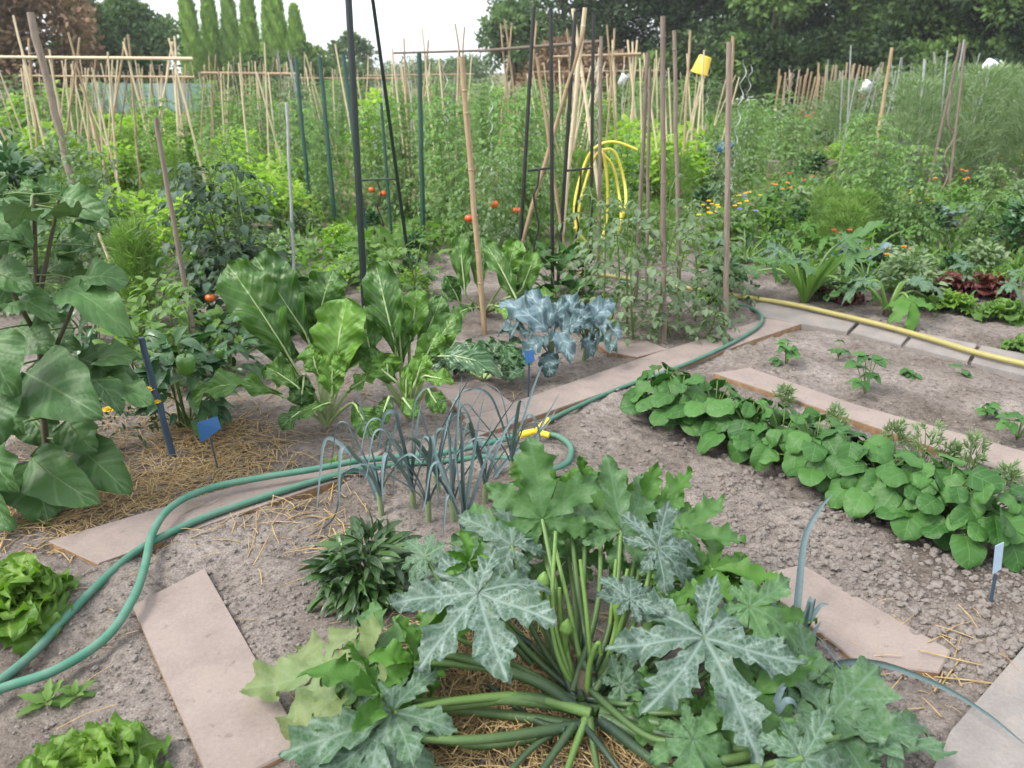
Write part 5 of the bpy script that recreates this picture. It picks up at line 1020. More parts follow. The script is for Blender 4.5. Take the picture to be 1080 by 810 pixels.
for (x0, y0, x1, y1) in ((426, 40, 432, gy), (445, 30, 462, gy), (452, 42, 438, gy), (480, 25, 505, gy), (490, 28, 478, gy), (528, 25, 545, gy), (540, 24, 522, gy), (532, 20, 556, gy), (566, 22, 548, gy), (598, 30, 612, gy), (640, 26, 655, gy), (648, 30, 636, gy)):
    cane((x0, y0), (x1, y1), Yf + (.3 if x1 < x0 else 0), .014, 'bamboo_pale' if x0 % 2 else 'bamboo', z, "cane")
Yf = 13; gy = 178
z = thing("bean_trellis", "farther bamboo bean frame with a pale bar in front of the reddish shrub", "bean frame", (W(640, 60, Yf)[0], Yf, 0), "bamboo bean frames")
cane((582, 60), (676, 57), Yf - .03, .022, 'bamboo', z, "crossbar")
for (x0, y0, x1, y1) in ((600, 42, 612, gy), (612, 40, 600, gy), (646, 42, 652, gy), (662, 42, 676, gy), (672, 42, 662, gy), (667, 44, 668, gy), (632, 50, 628, gy)): cane((x0, y0), (x1, y1), Yf, .018, 'bamboo_pale', z, "cane")
rg = np.random.default_rng(77); k = 0
FR = ["low bamboo frame with an orange brown bar before the cypresses", "bamboo frame at the middle distance in the sky gap", "far bamboo frame behind the left bean frame", "farthest small bamboo frame left of the sky gap", "far bamboo frame under the reddish shrub"]
for (xa, xb, y, Y, n) in ((212, 312, 77, 16, 18), (385, 500, 80, 19, 14), (20, 205, 80, 15, 22), (300, 430, 82, 26, 14), (560, 700, 76, 24, 16)):
    z = thing("bean_trellis", FR[k], "bean frame", (W((xa + xb) / 2, y, Y)[0], Y, 0), "bamboo bean frames"); k += 1
    cane((xa, y), (xb, y + rg.uniform(-2, 2)), Y - .05, .03 if k == 1 else .02, 'bamboo', z, "crossbar"); gz = 405 + FPX * math.tan(math.atan(CAM_H / Y) - PITCH)
    for j in range(n):
        x = xa + (xb - xa) * (j + rg.uniform(.1, .9)) / n; s = rg.choice([-1, 1]) * rg.uniform(2, 9); cane((x + s * .3, y - rg.uniform(3, 22)), (x - s, gz), Y + rg.uniform(-.2, .2), .014, rg.choice(['bamboo', 'bamboo_pale', 'bamboo_pale', 'wood_grey']), z, "cane", 0)
# loose canes further back
mb = MB(); rod(mb, np.array([0, 0, -.05]), np.array([0, 0, 1.0]), .012, .009, 3, 6); CA = mb.build("cane", [M['bamboo_pale']])
mb = MB(); rod(mb, np.array([0, 0, -.05]), np.array([0, 0, 1.0]), .010, .009, 0, 6); CB = mb.build("steel_rod", [M['galv']])
mb = MB(); a = np.linspace(0, 1, 90); tube(mb, np.stack([.022 * np.cos(a * 44), .022 * np.sin(a * 44), a * 1.0], 1), .004, 5); CS = mb.build("spiral_stake", [M['galv']])
def outcam(x, Y): return W(x, 100, Y)[0]
for i in range(150):
    Y = 9.0 + 25 * rg.random() ** 1.5; x = rg.choice([rg.uniform(0, 480), rg.uniform(560, 760), rg.uniform(0, 330)]); X = outcam(x, Y); h = rg.uniform(1.25, 1.75)
    place(CA, USED, (X, Y, 0), rg.uniform(0, 6), (1, 1, h), "pale cane standing among the distant tomato rows", "distant canes", "cane", (rg.normal(0, .10), rg.normal(0, .12)))
for i in range(46):
    Y = rg.uniform(9, 24); X = outcam(rg.uniform(860, 1090) if i % 3 else rg.uniform(300, 500), Y); place(CB, USED, (X, Y, 0), 0, (1, 1, rg.uniform(1.3, 1.8)), "thin grey rod among the distant tall plants", "distant grey rods", "rod", (rg.normal(0, .08), rg.normal(0, .1)))
for i, (x, Y) in enumerate([(832, 26), (838, 26), (790, 12), (778, 8.4), (822, 14), (948, 18), (952, 18), (660, 12), (600, 9), (560, 10), (700, 14), (925, 22), (470, 9), (515, 9), (636, 8.5), (745, 14), (452, 12)]):
    place(CS, USED, (outcam(x, Y), Y, 0), i, (1, 1, 1.5), "shiny spiral wire stake among the tomatoes", "spiral wire stakes", "plant support", (rg.normal(0, .05), rg.normal(0, .06)))
# row of short orange stakes at the foot of the dark trees
mb = MB(); box(mb, (0, 0, .45), (.022, 0, 0), (0, .015, 0), (0, 0, .52), bev=.01); ST = mb.build("wooden_stake", [M['bamboo']], smooth=False)
for i in range(34):
    x = 818 + i * 3.3 + rg.uniform(-1.6, 1.6); Y = 27 + rg.uniform(-.3, .3)
    place(ST, USED, (outcam(x, Y), Y, .35), rg.uniform(-.3, .3), (1.0, 1, rg.uniform(.9, 1.4)), "short tan stake in the close row at the foot of the dark trees", "row of short tan stakes", "stake", (rg.normal(0, .03), rg.normal(0, .05)))

# ================================================================== things among the far beds
Yk = 14.0; c = W(741, 68, Yk)
z = thing("yellow_bucket", "yellow bucket hung upside down on a cane", "bucket", c)
ax = nrm([.28, -.15, 1]); mb = MB(); lathe(mb, [(.001, .13), (.095, .13), (.105, .12), (.135, -.12), (.15, -.125), (.15, -.145), (.128, -.145), (.1, .1), (.001, .1)], c, ax, 24); mb.build("shell", [M['yellow']], z)
mb = MB(); s = np.linspace(0, math.pi, 12); x = nrm(np.cross(ax, [0, 1, 0])); tube(mb, [c - ax * .13 + x * .14 * math.cos(t) - ax * .10 * math.sin(t) + np.array([0, -.05 * math.sin(t), 0]) for t in s], .004, 6); mb.build("handle", [M['galv']], z)
mb = MB(); b = np.array([c[0] - .12, Yk, 0]); rod(mb, b, c + [.0, 0, .05], .012); o = mb.build("cane", [M['bamboo_pale']], off=b); o.location = b; tag(o, "cane carrying the upturned yellow bucket", "cane", BG)
def canister(px, py, Y, lab, tilt, s=1.0):
    c = W(px, py, Y); z = thing("white_canister", lab, "canister", c, "white canisters hung up in the beds"); ax = nrm([tilt, -.2, 1]); mb = MB(); y = nrm(np.cross(ax, [1, 0, 0])); x = np.cross(y, ax)
    box(mb, c, x * .095 * s, y * .07 * s, ax * .15 * s, bev=.014 * s); mb.build("body", [M['white']], z)
    mb = MB(); lathe(mb, [(.035 * s, 0), (.035 * s, .04 * s), (.03 * s, .05 * s), (.001, .05 * s)], c + ax * .14 * s, ax, 14); mb.build("cap", [M['slate']], z)
    mb = MB(); tube(mb, spline([c + ax * .1 * s + x * .1 * s, c + ax * .17 * s + x * .13 * s, c + ax * .19 * s + x * .05 * s], 5), .012 * s, 7); mb.build("handle", [M['white']], z)
    f = np.array([c[0] + .05, Y, 0]); mb = MB(); rod(mb, f, c + [0, 0, .06], .012); o = mb.build("wooden_stake", [M['wood_grey']], off=f); o.location = f; tag(o, "stake that carries the " + lab.split(" hung")[0].split(" upside")[0], "stake", BG)
canister(1042, 75, 12.5, "white canister hung tilted on a bent stake at the far right", .55, 1.0)
canister(913, 92, 20, "small white canister upside down in front of the dark trees", .6, 1.0)
canister(657, 84, 22, "tiny white canister left of the yellow bucket, among far canes", .4, .9)
Yb = 9.2; c = W(763, 155, Yb); z = thing("blue_watering_can", "small blue watering can in the green beds by the weathered grey stake", "watering can", c); mb = MB(); lathe(mb, [(.001, -.09), (.07, -.09), (.075, 0), (.06, .07), (.045, .08), (.001, .075)], c, (.1, 0, 1), 16); mb.build("body", [M['blue']], z)
mb = MB(); tube(mb, spline([c + [.06, 0, -.05], c + [.13, 0, .02], c + [.17, 0, .09]], 5), [.018, .012], 8); mb.build("spout", [M['blue']], z); mb = MB(); tube(mb, spline([c + [-.06, 0, .05], c + [-.13, 0, .03], c + [-.07, 0, -.06]], 6), .008, 7); mb.build("handle", [M['blue']], z); z.scale = (.7, .7, .7)
Yp = 10.6; b = np.array([outcam(976, Yp), Yp, 0]); z = thing("clay_pot", "tall pale terracotta pot standing upright in the right hand beds", "pot", b); mb = MB(); lathe(mb, [(.001, 0), (.11, 0), (.12, .05), (.135, .42), (.15, .43), (.15, .48), (.12, .48), (.11, .36), (.001, .36)], b, (.03, 0, 1), 20); mb.build("shell", [M['terracotta']], z)
mb = MB(); lathe(mb, [(.001, .365), (.11, .37)], b, (.03, 0, 1), 20); mb.build("soil", [M['clod']], z)
for x, y, L, lab in ((1010, 192, 3.2, "pale edging board in the right hand beds, behind the orange flowers"), (850, 182, 1.2, "short pinkish board between beds left of the lavender")):
    b = G(x, y); mb = MB(); box(mb, b + [0, 0, .08], (L / 2, .1, 0), (0, .02, 0), (0, 0, .10), bev=.008); o = mb.build("plank", [M['board']], smooth=False, off=b); o.location = b; tag(o, lab, "board")
b = np.array([outcam(945, 10.4), 10.4, 0]); z = thing("blue_crate", "small bright blue tub by the pale terracotta pot", "tub", b); mb = MB(); lathe(mb, [(.001, .02), (.10, .02), (.13, .2), (.14, .2), (.14, .225), (.12, .225), (.09, .04), (.001, .04)], b, (0, 0, 1), 18); mb.build("shell", [M['blue']], z)
mb = MB(); tube(mb, [b + [.13 * math.cos(t), .0, .2 + .11 * math.sin(t)] for t in np.linspace(0, math.pi, 10)], .006, 6); mb.build("handle", [M['galv']], z)

# ================================================================== flowers, squash, lettuce in the right beds
def low_squash(px, py, R, n, lab, seed, h=.45, mats=('zuc', 'zuc'), group=None, erect=1.0):
    b = G(px, py); z = thing("squash_plant", lab, "squash plant", b, group); rg = np.random.default_rng(seed)
    for k in range(n):
        a = k * 2.4 + rg.uniform(-.3, .3); f = k / n; rad = R * (1 - .55 * f) * rg.uniform(.8, 1.1); A = b + np.array([math.cos(a) * rad, math.sin(a) * rad, h * (.35 + .65 * f) * rg.uniform(.8, 1.1)]); d = np.array([math.cos(a), math.sin(a), rg.uniform(-.5, .2)]); s = rg.uniform(.13, .20)
        mb = MB(); put_palm(mb, s, A, A + d * s, (.4 * d[0], .4 * d[1] - .2, 1), seed * 50 + k, rg.choice([.1, .3, .6]), sinus=rg.uniform(.4, .6), n=14, m=4); o = mb.build("leaf", [M[mats[k % 2]]], z)
        mb = MB(); C = spline([b + [0, 0, .04], (A + b) / 2 + [0, 0, .10 * erect], A], 6); tube(mb, C, np.linspace(.013, .006, len(C)), 7, 0, rg.uniform(.6, 1.1)); mb.build("leaf_stalk", [M['stem_zuc']], o)
    mb = MB(); tube(mb, [b - [0, 0, .02], b + [0, 0, .06]], [.03, .025], 8, 0, .3); mb.build("stem", [M['stem_dark']], z); return z
low_squash(848, 318, .42, 9, "courgette plant with bright stalks in a fan by the yellow hose", 3, .42)
low_squash(935, 335, .28, 6, "dark grey leaved courgette drooping over the grey slabs", 4, .28)
low_squash(900, 255, .5, 9, "squash plant behind the courgette fan, in the flower bed", 5, .5)
b = G(848, 322); z = thing("stalky_plant", "clump of stiff bright green stalks rising from the courgette fan", "leafy plant", b); mb = MB(); rg = np.random.default_rng(6)
for k in range(26):
    a = rg.uniform(0, 6.28); L = rg.uniform(.2, .38); d = np.array([math.cos(a) * .5, math.sin(a) * .4, 1]); ribbon(mb, [b, b + d * L * .5, b + d * L + [d[0] * .08, 0, -.02]], rg.uniform(.015, .035), (0, -1, .3), rg.random(), .3, kind='chard', n=5)
mb.build("foliage", [M['mid']], z)
for i, (x, y, r, mt, nm, lab) in enumerate([(1004, 328, .15, 'lettuce', "lettuce", "light lime lettuce at the bed edge beside the red one"), (1056, 338, .17, 'mid', "lettuce", "darker green lettuce right of the lime one"), (1000, 312, .2, 'lettuce_red', "red_lettuce", "dark red lettuce behind the lime one"), (1040, 312, .2, 'lettuce_red', "red_lettuce", "dark red lettuce behind the darker green one"), (885, 318, .17, 'lettuce_red', "red_lettuce", "reddish lettuce beside the dark grey leaved courgette"), (752, 282, .13, 'lettuce', "lettuce", "lime lettuce by the weathered grey stake"), (748, 318, .1, 'lettuce', "lettuce", "small lime lettuce by the narrow grey slab"), (1080, 372, .1, 'mid', "lettuce", "small dark lettuce at the right edge near the yellow hose")]):
    lettuce(x, y, r, lab, 70 + i, 26, mt, nm)
rg = np.random.default_rng(91)
FL = [(765, 262, 'fl_yellow', 8, "yellow flowers in a low clump left of the courgette fan", .35), (745, 262, 'fl_yellow', 9, "small yellow flowers behind the lime lettuce", .3), (960, 262, 'fl_yellow', 7, "yellow flowered plant in the right hand bed above the lettuces", .4), (827, 240, 'fl_orange', 5, "orange flowers left of the feathery stalks in the right bed", .4), (990, 222, 'fl_orange', 6, "orange flowers in front of the pale edging board", .35), (803, 268, 'fl_violet', 3, "violet flower by the courgette fan", .38), (845, 152, 'fl_red', 14, "red flowers far back near the spiral stakes", .55), (815, 150, 'fl_white', 10, "white and pink flowers far back beside the red ones", .55), (790, 140, 'fl_white', 14, "white flowers in the far beds under the bucket", .7),
      (925, 292, 'fl_orange', 5, "orange flowers just above the dark grey leaved courgette", .22), (842, 225, 'fl_red', 3, "small red flower standing on the straw patch", .35), (895, 290, 'fl_red', 4, "small red flowers behind the reddish lettuce", .3), (1075, 200, 'fl_yellow', 5, "yellow flowers at the right edge behind the lettuces", .4), (780, 235, 'fl_yellow', 8, "yellow flowers behind the violet flower", .3)]
for i, (x, y, mt, n, lab, h) in enumerate(FL):
    b = G(x, y); z = thing("flowering_plant", lab, "flowers", b, "flowers in the right hand beds"); fo = MB(); st = MB(); s = 1 + .06 * max(0, b[1] - 6)
    P = leaves_dome(fo, rg, 70, h, .22 * s, .07 * s, .03 * s, 'ovate', 4, 2, .6, .2, off=b); stems_to(st, rg, P, 10, .004, b); fo.build("foliage", [M['mid']], z); st.build("stem", [M['stem']], z)
    for q in range(n):
        mb = MB(); a = rg.uniform(0, 6.28); r = .22 * s * math.sqrt(rg.random()); flower(mb, rg, b + np.array([r * math.cos(a), r * math.sin(a), h * rg.uniform(.9, 1.2)]), .02 * s, 7, rg.random(), (0, -.6, .7), 2); mb.build("flower", [M[mt]], z)
for i, (x, y, lab, n) in enumerate([(905, 290, "blue green cabbage in the flower bed, near the reddish lettuce", 14), (955, 205, "blue green cabbage before the bright blue tub", 14), (985, 245, "grey green cabbage in the middle of the right hand bed", 14), (930, 225, "grey cabbage left of the orange flowers", 14)]):
    b = G(x, y); z = thing("cabbage", lab, "cabbage", b, "cabbages in the right hand beds"); mb = MB(); rosette(mb, np.random.default_rng(i + 400), n, .3, .22, 'round', (.15, 1.2), .8, 9, 8, b + [0, 0, .05], .6, .02, (.1, .9), ripple=.02, fold=.15); mb.build("foliage", [M['brassica']], z); mb = MB(); tube(mb, [b - [0, 0, .02], b + [0, 0, .08]], .02, 8); mb.build("stem", [M['stem']], z)
b = G(935, 200); z = thing("lavender", "silvery lavender bush left of the bright blue tub", "lavender", b); mb = MB(); P = feather_mesh(mb, rg, 220, .5, .35, .16, .006, 7); mb.V = [v + b for v in mb.V]; mb.build("foliage", [M['lavender']], z); st = MB(); stems_to(st, rg, P + b, 12, .004, b); st.build("stem", [M['stem']], z)

# ================================================================== beds of distant plants: kinds built once, then set out one by one
def kind_tomato(name, mat, seed, h, r, nl, ll, nst=3, lab="", tomatoes=0):
    z = thing(name, lab, "tomato plant"); fo = MB(); st = MB(); rg = np.random.default_rng(seed); tips = tomato_mesh(fo, st, rg, h, r, nl, ll, nst, .10, (0, 0, 0), .04); fo.build("foliage", [M[mat]], z); st.build("stem", [M['stem']], z)
    for k in range(tomatoes):
        p = tips[rg.integers(0, len(tips) // 2)]; fruit(z, p + np.append(rg.normal(0, .06, 2), -.05), rg.uniform(.022, .032), 'greenfruit')
    return z
def kind_bush(name, mat, seed, h, r, n, L, Wd, shp, cat, clump=0, **kw):
    z = thing(name, "", cat); fo = MB(); st = MB(); rg = np.random.default_rng(seed); P = leaves_dome(fo, rg, n, h, r, L, Wd, shp, 4, 2, .8, .25, clump=clump, **kw); stems_to(st, rg, P, 14, .006); fo.build("foliage", [M[mat]], z); st.build("stem", [M['stem']], z); return z
def kind_feather(name, mat, seed, h, r, n, cat, L=.12, w=.004):
    z = thing(name, "", cat); fo = MB(); st = MB(); rg = np.random.default_rng(seed); P = feather_mesh(fo, rg, n, h, r, L, w, 8); stems_to(st, rg, P, 10, .005); fo.build("foliage", [M[mat]], z); st.build("stem", [M['stem']], z); return z
TA = [kind_tomato("tomato_plant", 'tomleaf', 200, 1.45, .36, 140, .056, 3, "x", 4), kind_tomato("tomato_plant", 'tomleaf', 201, 1.35, .34, 130, .054, 3, "x", 3), kind_tomato("tomato_plant", 'tompale', 202, 1.4, .34, 130, .054, 3, "x", 2)]
BL = [kind_bush("bean_bush", 'lime', 210, .62, .46, 620, .08, .05, 'heart', "bean bush", 9), kind_bush("bean_bush", 'lime', 211, .7, .42, 620, .078, .045, 'ovate', "bean bush", 9)]
BM = [kind_bush("potato_plant", 'mid', 212, .55, .45, 560, .075, .04, 'ovate', "potato plant", 8), kind_bush("pepper_plant", 'pepper', 213, .6, .38, 420, .09, .042, 'ovate', "pepper plant", 8), kind_bush("leafy_bush", 'grey_green', 214, .6, .42, 460, .095, .05, 'ovate', "leafy bush", 8)]
CL = [kind_bush("climbing_bean", 'lime', 215, 1.5, .30, 300, .11, .08, 'heart', "climbing bean", 10, base=.04), kind_bush("climbing_bean", 'mid', 216, 1.4, .32, 300, .11, .08, 'heart', "climbing bean", 10, base=.04)]
FE = [kind_feather("asparagus_plant", 'grey_green', 217, 1.35, .42, 330, "asparagus", .14, .0045), kind_feather("fennel_plant", 'feather', 218, .8, .3, 260, "fennel", .12, .004)]
SQ = [low_squash(2000, 300, .5, 9, "x", 9, .5), low_squash(2000, 300, .42, 8, "x", 12, .4)]
for s_ in SQ:                                              # archetypes move to the origin: their parts are stored relative to the plant's foot
    s_.location = (0, 0, 0)
rg = np.random.default_rng(5150)
def bed(protos, pts, label, group, cat, s=(.85, 1.15), wide=1.0):
    for (X, Y) in pts:
        p = protos[rg.integers(0, len(protos))]; k = rg.uniform(*s); place(p, USED, (X, Y, -.02), rg.uniform(0, 6.283), (k * wide, k * wide, k), label, group, cat, (rg.normal(0, .04), rg.normal(0, .04)))
def grid(xa, xb, Ya, Yb, dx, dy, jit=.25, px=True):
    out = []; Y = Ya
    while Y <= Yb:
        XA, XB = (outcam(xa, Y), outcam(xb, Y)) if px else (xa, xb); X = XA + rg.uniform(0, dx)
        while X < XB: out.append((X + rg.normal(0, jit * dx * .5), Y + rg.normal(0, jit * dy * .5))); X += dx
        Y += dy
    return out
bed(TA, grid(415, 560, 7.3, 8.6, .55, .8), "light green tomato plant in the tall rows behind the dark steel stakes", "tomato plants behind the dark steel stakes", "tomato plant", (.82, 1.0))
bed(TA, grid(320, 420, 8.2, 9.8, .6, .9), "tomato plant behind the thin green stakes, left of the thick dark pair", "tomato plants behind the thin green stakes", "tomato plant", (.72, .9))
bed(TA + [CL[0], FE[0]], grid(300, 700, 11.5, 17, 1.0, 1.5), "distant tomato plant among the canes in the centre", "distant tomato plants in the centre", "tomato plant", (.8, .98), 1.15)
bed(BL + [FE[1]] + TA[:1], grid(55, 240, 6.6, 8.6, .62, .7), "lime green bean bush behind the dark tomato plant", "lime green bean bushes", "bean bush", (.6, .95))
bed(BM[:1] + BM[2:] + TA[2:], grid(-40, 120, 4.8, 6.2, .6, .7), "shaded leafy bush behind the aubergine", "leafy bushes behind the aubergine", "leafy bush", (.6, .9))
bed(BL + TA[:2] + [FE[1]], grid(60, 300, 9.6, 12, .75, .9), "lime green bean bush growing under the left bean frame", "bean bushes under the left bean frame", "bean bush", (.7, 1.0))
bed(BM, grid(-60, 60, 7.5, 12, .8, .95), "darker bush at the left edge under the bean frame", "darker bushes at the left edge", "leafy bush", (1.0, 1.35))
bed(CL, [(outcam(x, 9.8), 9.8) for x in (20, 60, 118, 150, 190)], "climbing bean on the canes of the left bean frame", "climbing beans on the left bean frame", "climbing bean", (.55, .8))
bed(TA + BL + [CL[0]], grid(-30, 310, 14, 24, 1.7, 1.8), "far tomato plant between the left bean frame and the trees", "far tomato plants on the left", "tomato plant", (.85, 1.0), 1.4)
bed(TA + [FE[1], CL[0], CL[1]], grid(300, 760, 19, 30, 2.2, 2.6), "farthest tomato plant below the sky gap", "farthest tomato plants in the centre", "tomato plant", (.85, .98), 1.6)
bed(TA + BM[:1] + [FE[1]], grid(560, 720, 7.2, 10, .65, .85), "green bushy plant behind the black trellis", "bushy plants behind the black trellis", "leafy bush", (.62, .85))
bed(BL, grid(660, 730, 9.5, 11.5, .7, .9), "lime green bean bush behind the brown stakes", "bean bushes behind the brown stakes", "bean bush", (1.1, 1.5))
bed(BM + TA[2:], grid(740, 900, 7.2, 9.2, .7, .8), "mixed green plant between the bucket and the courgette fan", "mixed plants behind the courgette fan", "leafy plant", (.5, .75))
bed(BM + SQ + TA[:1], grid(930, 1110, 5.8, 8.6, .62, .68), "low green plant in the dense bed behind the lettuces", "low plants behind the lettuces", "leafy plant", (.45, .8))
bed([BM[1], BM[0]], grid(1040, 1120, 6.2, 7.2, .6, .6), "dark pepper plant at the right edge above the lettuces", "dark pepper plants at the right edge", "pepper plant", (.75, .95))
bed([FE[1]], [G(880, 275)[:2], G(890, 280)[:2], G(868, 268)[:2], G(900, 268)[:2]], "feathery bright green fennel rising beside the courgette fan", "fennel by the courgette fan", "fennel", (.5, .7))
bed([TA[0]], [G(905, 262)[:2], G(918, 250)[:2]], "staked tomato plant behind the fennel in the right bed", "tomato plants behind the fennel", "tomato plant", (.55, .75))
bed(BM + SQ + TA + BL[:1], grid(720, 960, 9.6, 14, .85, .9), "leafy plant in the middle distance of the right hand beds", "plants in the middle of the right hand beds", "leafy plant", (.5, .85), 1.2)
bed(TA + BM, grid(740, 960, 15, 24, 1.7, 1.8), "far leafy plant in front of the row of short tan stakes", "far plants before the tan stakes", "leafy plant", (.5, .72), 1.6)
bed(FE[:1] + [TA[2]], grid(945, 1120, 9.8, 14, .8, .95), "tall misty grey green plant at the far right", "tall misty plants at the far right", "asparagus", (.9, 1.1))
bed(FE[:1] + [TA[2]], grid(880, 1130, 15.5, 22, 1.4, 1.6), "distant tall misty plant before the dark trees at the right", "distant misty plants at the right", "asparagus", (.9, 1.05), 1.4)
bed(BL + BM, grid(120, 330, 4.9, 6.2, .75, .75)[:0], "x", "x", "x")
for x, y, Y in ((495, 230, 6.05), (521, 215, 6.1), (404, 204, 7.9), (323, 215, 8.0), (545, 222, 6.3), (392, 200, 8.1)):
    p = W(x, y, Y); z = fruit(None, p, .036, 'red' if x in (495,) else 'orange'); 
    for c_ in list(z.children): pass
    z.name = "tomato"; tag(z, {495: "bright red ripe tomato hanging beside the leaning brown cane", 521: "orange tomato hanging right of the leaning brown cane", 404: "orange red tomato hanging behind the crossbar of the dark pair", 323: "orange tomato hanging low on the left of the thin green stakes", 545: "reddish tomato by the first black post", 392: "half ripe tomato left of the crossbar of the dark pair"}[x], "tomato")

bed(BM + [SQ[1]], grid(770, 1110, 5.15, 5.9, .55, .42), "low leafy plant along the back of the lettuce bed", "low plants along the lettuce bed", "leafy plant", (.4, .62))
bed(BM + TA[2:] + SQ[:1], grid(770, 960, 6.2, 8.0, .55, .55), "soft green plant filling the bed behind the courgette fan", "soft plants filling the courgette bed", "leafy plant", (.5, .8))
bed(BM + BL, grid(250, 480, 6.6, 8.0, .75, .75), "low green plant at the foot of the thin green stakes", "low plants at the foot of the stakes", "leafy plant", (.3, .5))
bed(BL, grid(240, 330, 7.6, 10, .7, .8), "lime green plant right of the pale grey rod", "lime plants by the pale grey rod", "bean bush", (.8, 1.1))
bed(BM + BL, grid(235, 500, 5.2, 6.4, .55, .5), "small low plant on the path behind the chard", "small plants on the path behind the chard", "leafy plant", (.28, .5))
bed(TA, grid(470, 560, 6.2, 7.0, .5, .5), "tomato plant close behind the leaning brown cane", "tomato plants behind the leaning brown cane", "tomato plant", (.5, .75))
# the plots go on past the picture's edges
bed(TA + BL + BM, grid(-420, -40, 7, 13, 1.2, 1.2), "leafy plant of the plots beyond the left edge", "plants beyond the left edge", "leafy plant", (.7, 1.0), 1.3)
bed(TA + BM, grid(-420, -40, 14, 30, 2.6, 2.6), "far leafy plant of the plots beyond the left edge", "far plants beyond the left edge", "leafy plant", (.8, 1.0), 2.0)
bed(BM + TA, grid(1110, 1330, 5.5, 12, 1.0, 1.1), "leafy plant of the plots beyond the right edge", "plants beyond the right edge", "leafy plant", (.6, .9), 1.2)
# weeds and straw litter that carpet the far plots
mb = MB(); n = 78000; Y = 5.0 + 34 * rg.random(n) ** 1.6; X = (rg.uniform(-420, 1400, n) - 540) / FPX * (Y * .93 + .5); keep = ~((Y < 6.0) & (X > -1.4) & (X < 1.9)) & ~((Y < 5.3) & (X > .9)) 
X, Y = X[keep], Y[keep]; dn = vnoise(X * .8, Y * .8, 51) > rg.uniform(-.55, .25, len(X)); X, Y = X[dn], Y[dn]; n = len(X)
D = np.stack([rg.normal(0, .6, n), rg.normal(0, .6, n), rg.uniform(.3, 1.2, n)], 1)
mb.many(blade(.12, .035, 'lance', 3, 1, bend=.8), np.stack([X, Y, rg.uniform(-.01, .06, n)], 1), frames(D, rg.normal(0, 1, (n, 3)) + [0, 0, 1]), (.55 + .055 * Y) * rg.uniform(.6, 1.3, n), rg.random(n))
o = mb.build("weeds", [M['mid']]); tag(o, "low weeds and ground cover between the distant beds", "weeds", kind="stuff")

# ================================================================== net fence, trees
b = np.array([outcam(150, 27), 27, 0]); z = thing("net_fence", "teal windbreak netting on posts at the back of the left plots", "fence", b); mb = MB(); xs = np.linspace(outcam(95, 27), outcam(225, 27), 40); V = [(x, 27 + .05 * math.sin(x * 3), h) for h in (.2, .6, 1.05) for x in xs]; i = np.arange(2)[:, None] * 40; j = np.arange(39)[None]
V2 = [(x, y + .02, h) for x, y, h in V]; mb.add(V, np.stack([i + j, i + j + 1, i + 41 + j, i + 40 + j], -1).reshape(-1, 4)); mb.add(V2, np.stack([i + j, i + 40 + j, i + 41 + j, i + j + 1], -1).reshape(-1, 4)); mb.build("netting", [M['net']], z)
for x in xs[::4]:
    mb = MB(); rod(mb, np.array([x, 26.95, -.1]), np.array([x, 26.95, 1.4]), .03); mb.build("post", [M['wood_grey']], z)

def crown(mb, rg, clumps, per, size, aspect=.45, spread=1.0, up=.2, kind='ovate', tint=(0, 1), mat=0):
    """clumps: (x, y, z, r) balls of foliage, each filled with small sprays"""
    for (cx, cy, cz, r) in clumps:
        n = int(per); v = rg.normal(0, 1, (n, 3)); v /= np.linalg.norm(v, axis=1, keepdims=True); rad = r * rg.uniform(.25, 1.0, n) ** .6; P = v * rad[:, None] * [1, 1, .75] + [cx, cy, cz]
        D = v * spread + rg.normal(0, .5, (n, 3)) + [0, 0, up]; t = rg.uniform(*tint)
        mb.many(blade(size, size * aspect, kind, 3, 2, bend=.6, fold=.2), P, frames(D, v + rg.normal(0, .6, (n, 3)) + [0, 0, .4]), rg.uniform(.6, 1.3, n), np.clip(t + rg.normal(0, .12, n), 0, 1), mat)
def tree(name, label, X, Y, H, R, mat, seed, base=.15, nclump=60, per=90, size=.3, prof=None, trunk_r=.16, group=None, bark='bark', cr=.28, tint=(0, 1), cat="tree", split=False):
    rg = np.random.default_rng(seed); z = thing(name, label, cat, (X, Y, 0), group); o = np.array([X, Y, 0.])
    cl = []
    for k in range(nclump):
        f = rg.random() ** .85; h = H * (base + (1 - base) * f); pr = (prof or (lambda f: math.sin(math.pi * min(1, .18 + .82 * f)) ** .7))(f); a = rg.uniform(0, 6.283); q = R * pr * rg.uniform(.45, 1.0)
        cl.append((X + q * math.cos(a), Y + q * math.sin(a), h, R * cr * rg.uniform(.7, 1.3) * (.55 + .45 * pr)))
    mb = MB(); tube(mb, spline([o - [0, 0, .2], o + [.05 * R, 0, H * .35], o + [rg.normal(0, .1) * R, 0, H * .8]], 6), [trunk_r, trunk_r * .75, trunk_r * .2], 9)
    for c in cl[::3]:
        s = o + [0, 0, max(.15 * H, c[2] * .75)]; tube(mb, spline([s, (s + np.array(c[:3])) / 2 + [0, 0, .04 * H], np.array(c[:3])], 4), np.linspace(trunk_r * .35, trunk_r * .06, 9), 6, 0, .5, False)
    mb.build("trunk", [M[bark]], z); mb = MB(); crown(mb, rg, cl, per, size, tint=tint); mb.build("crown", [M[mat]], z); return z
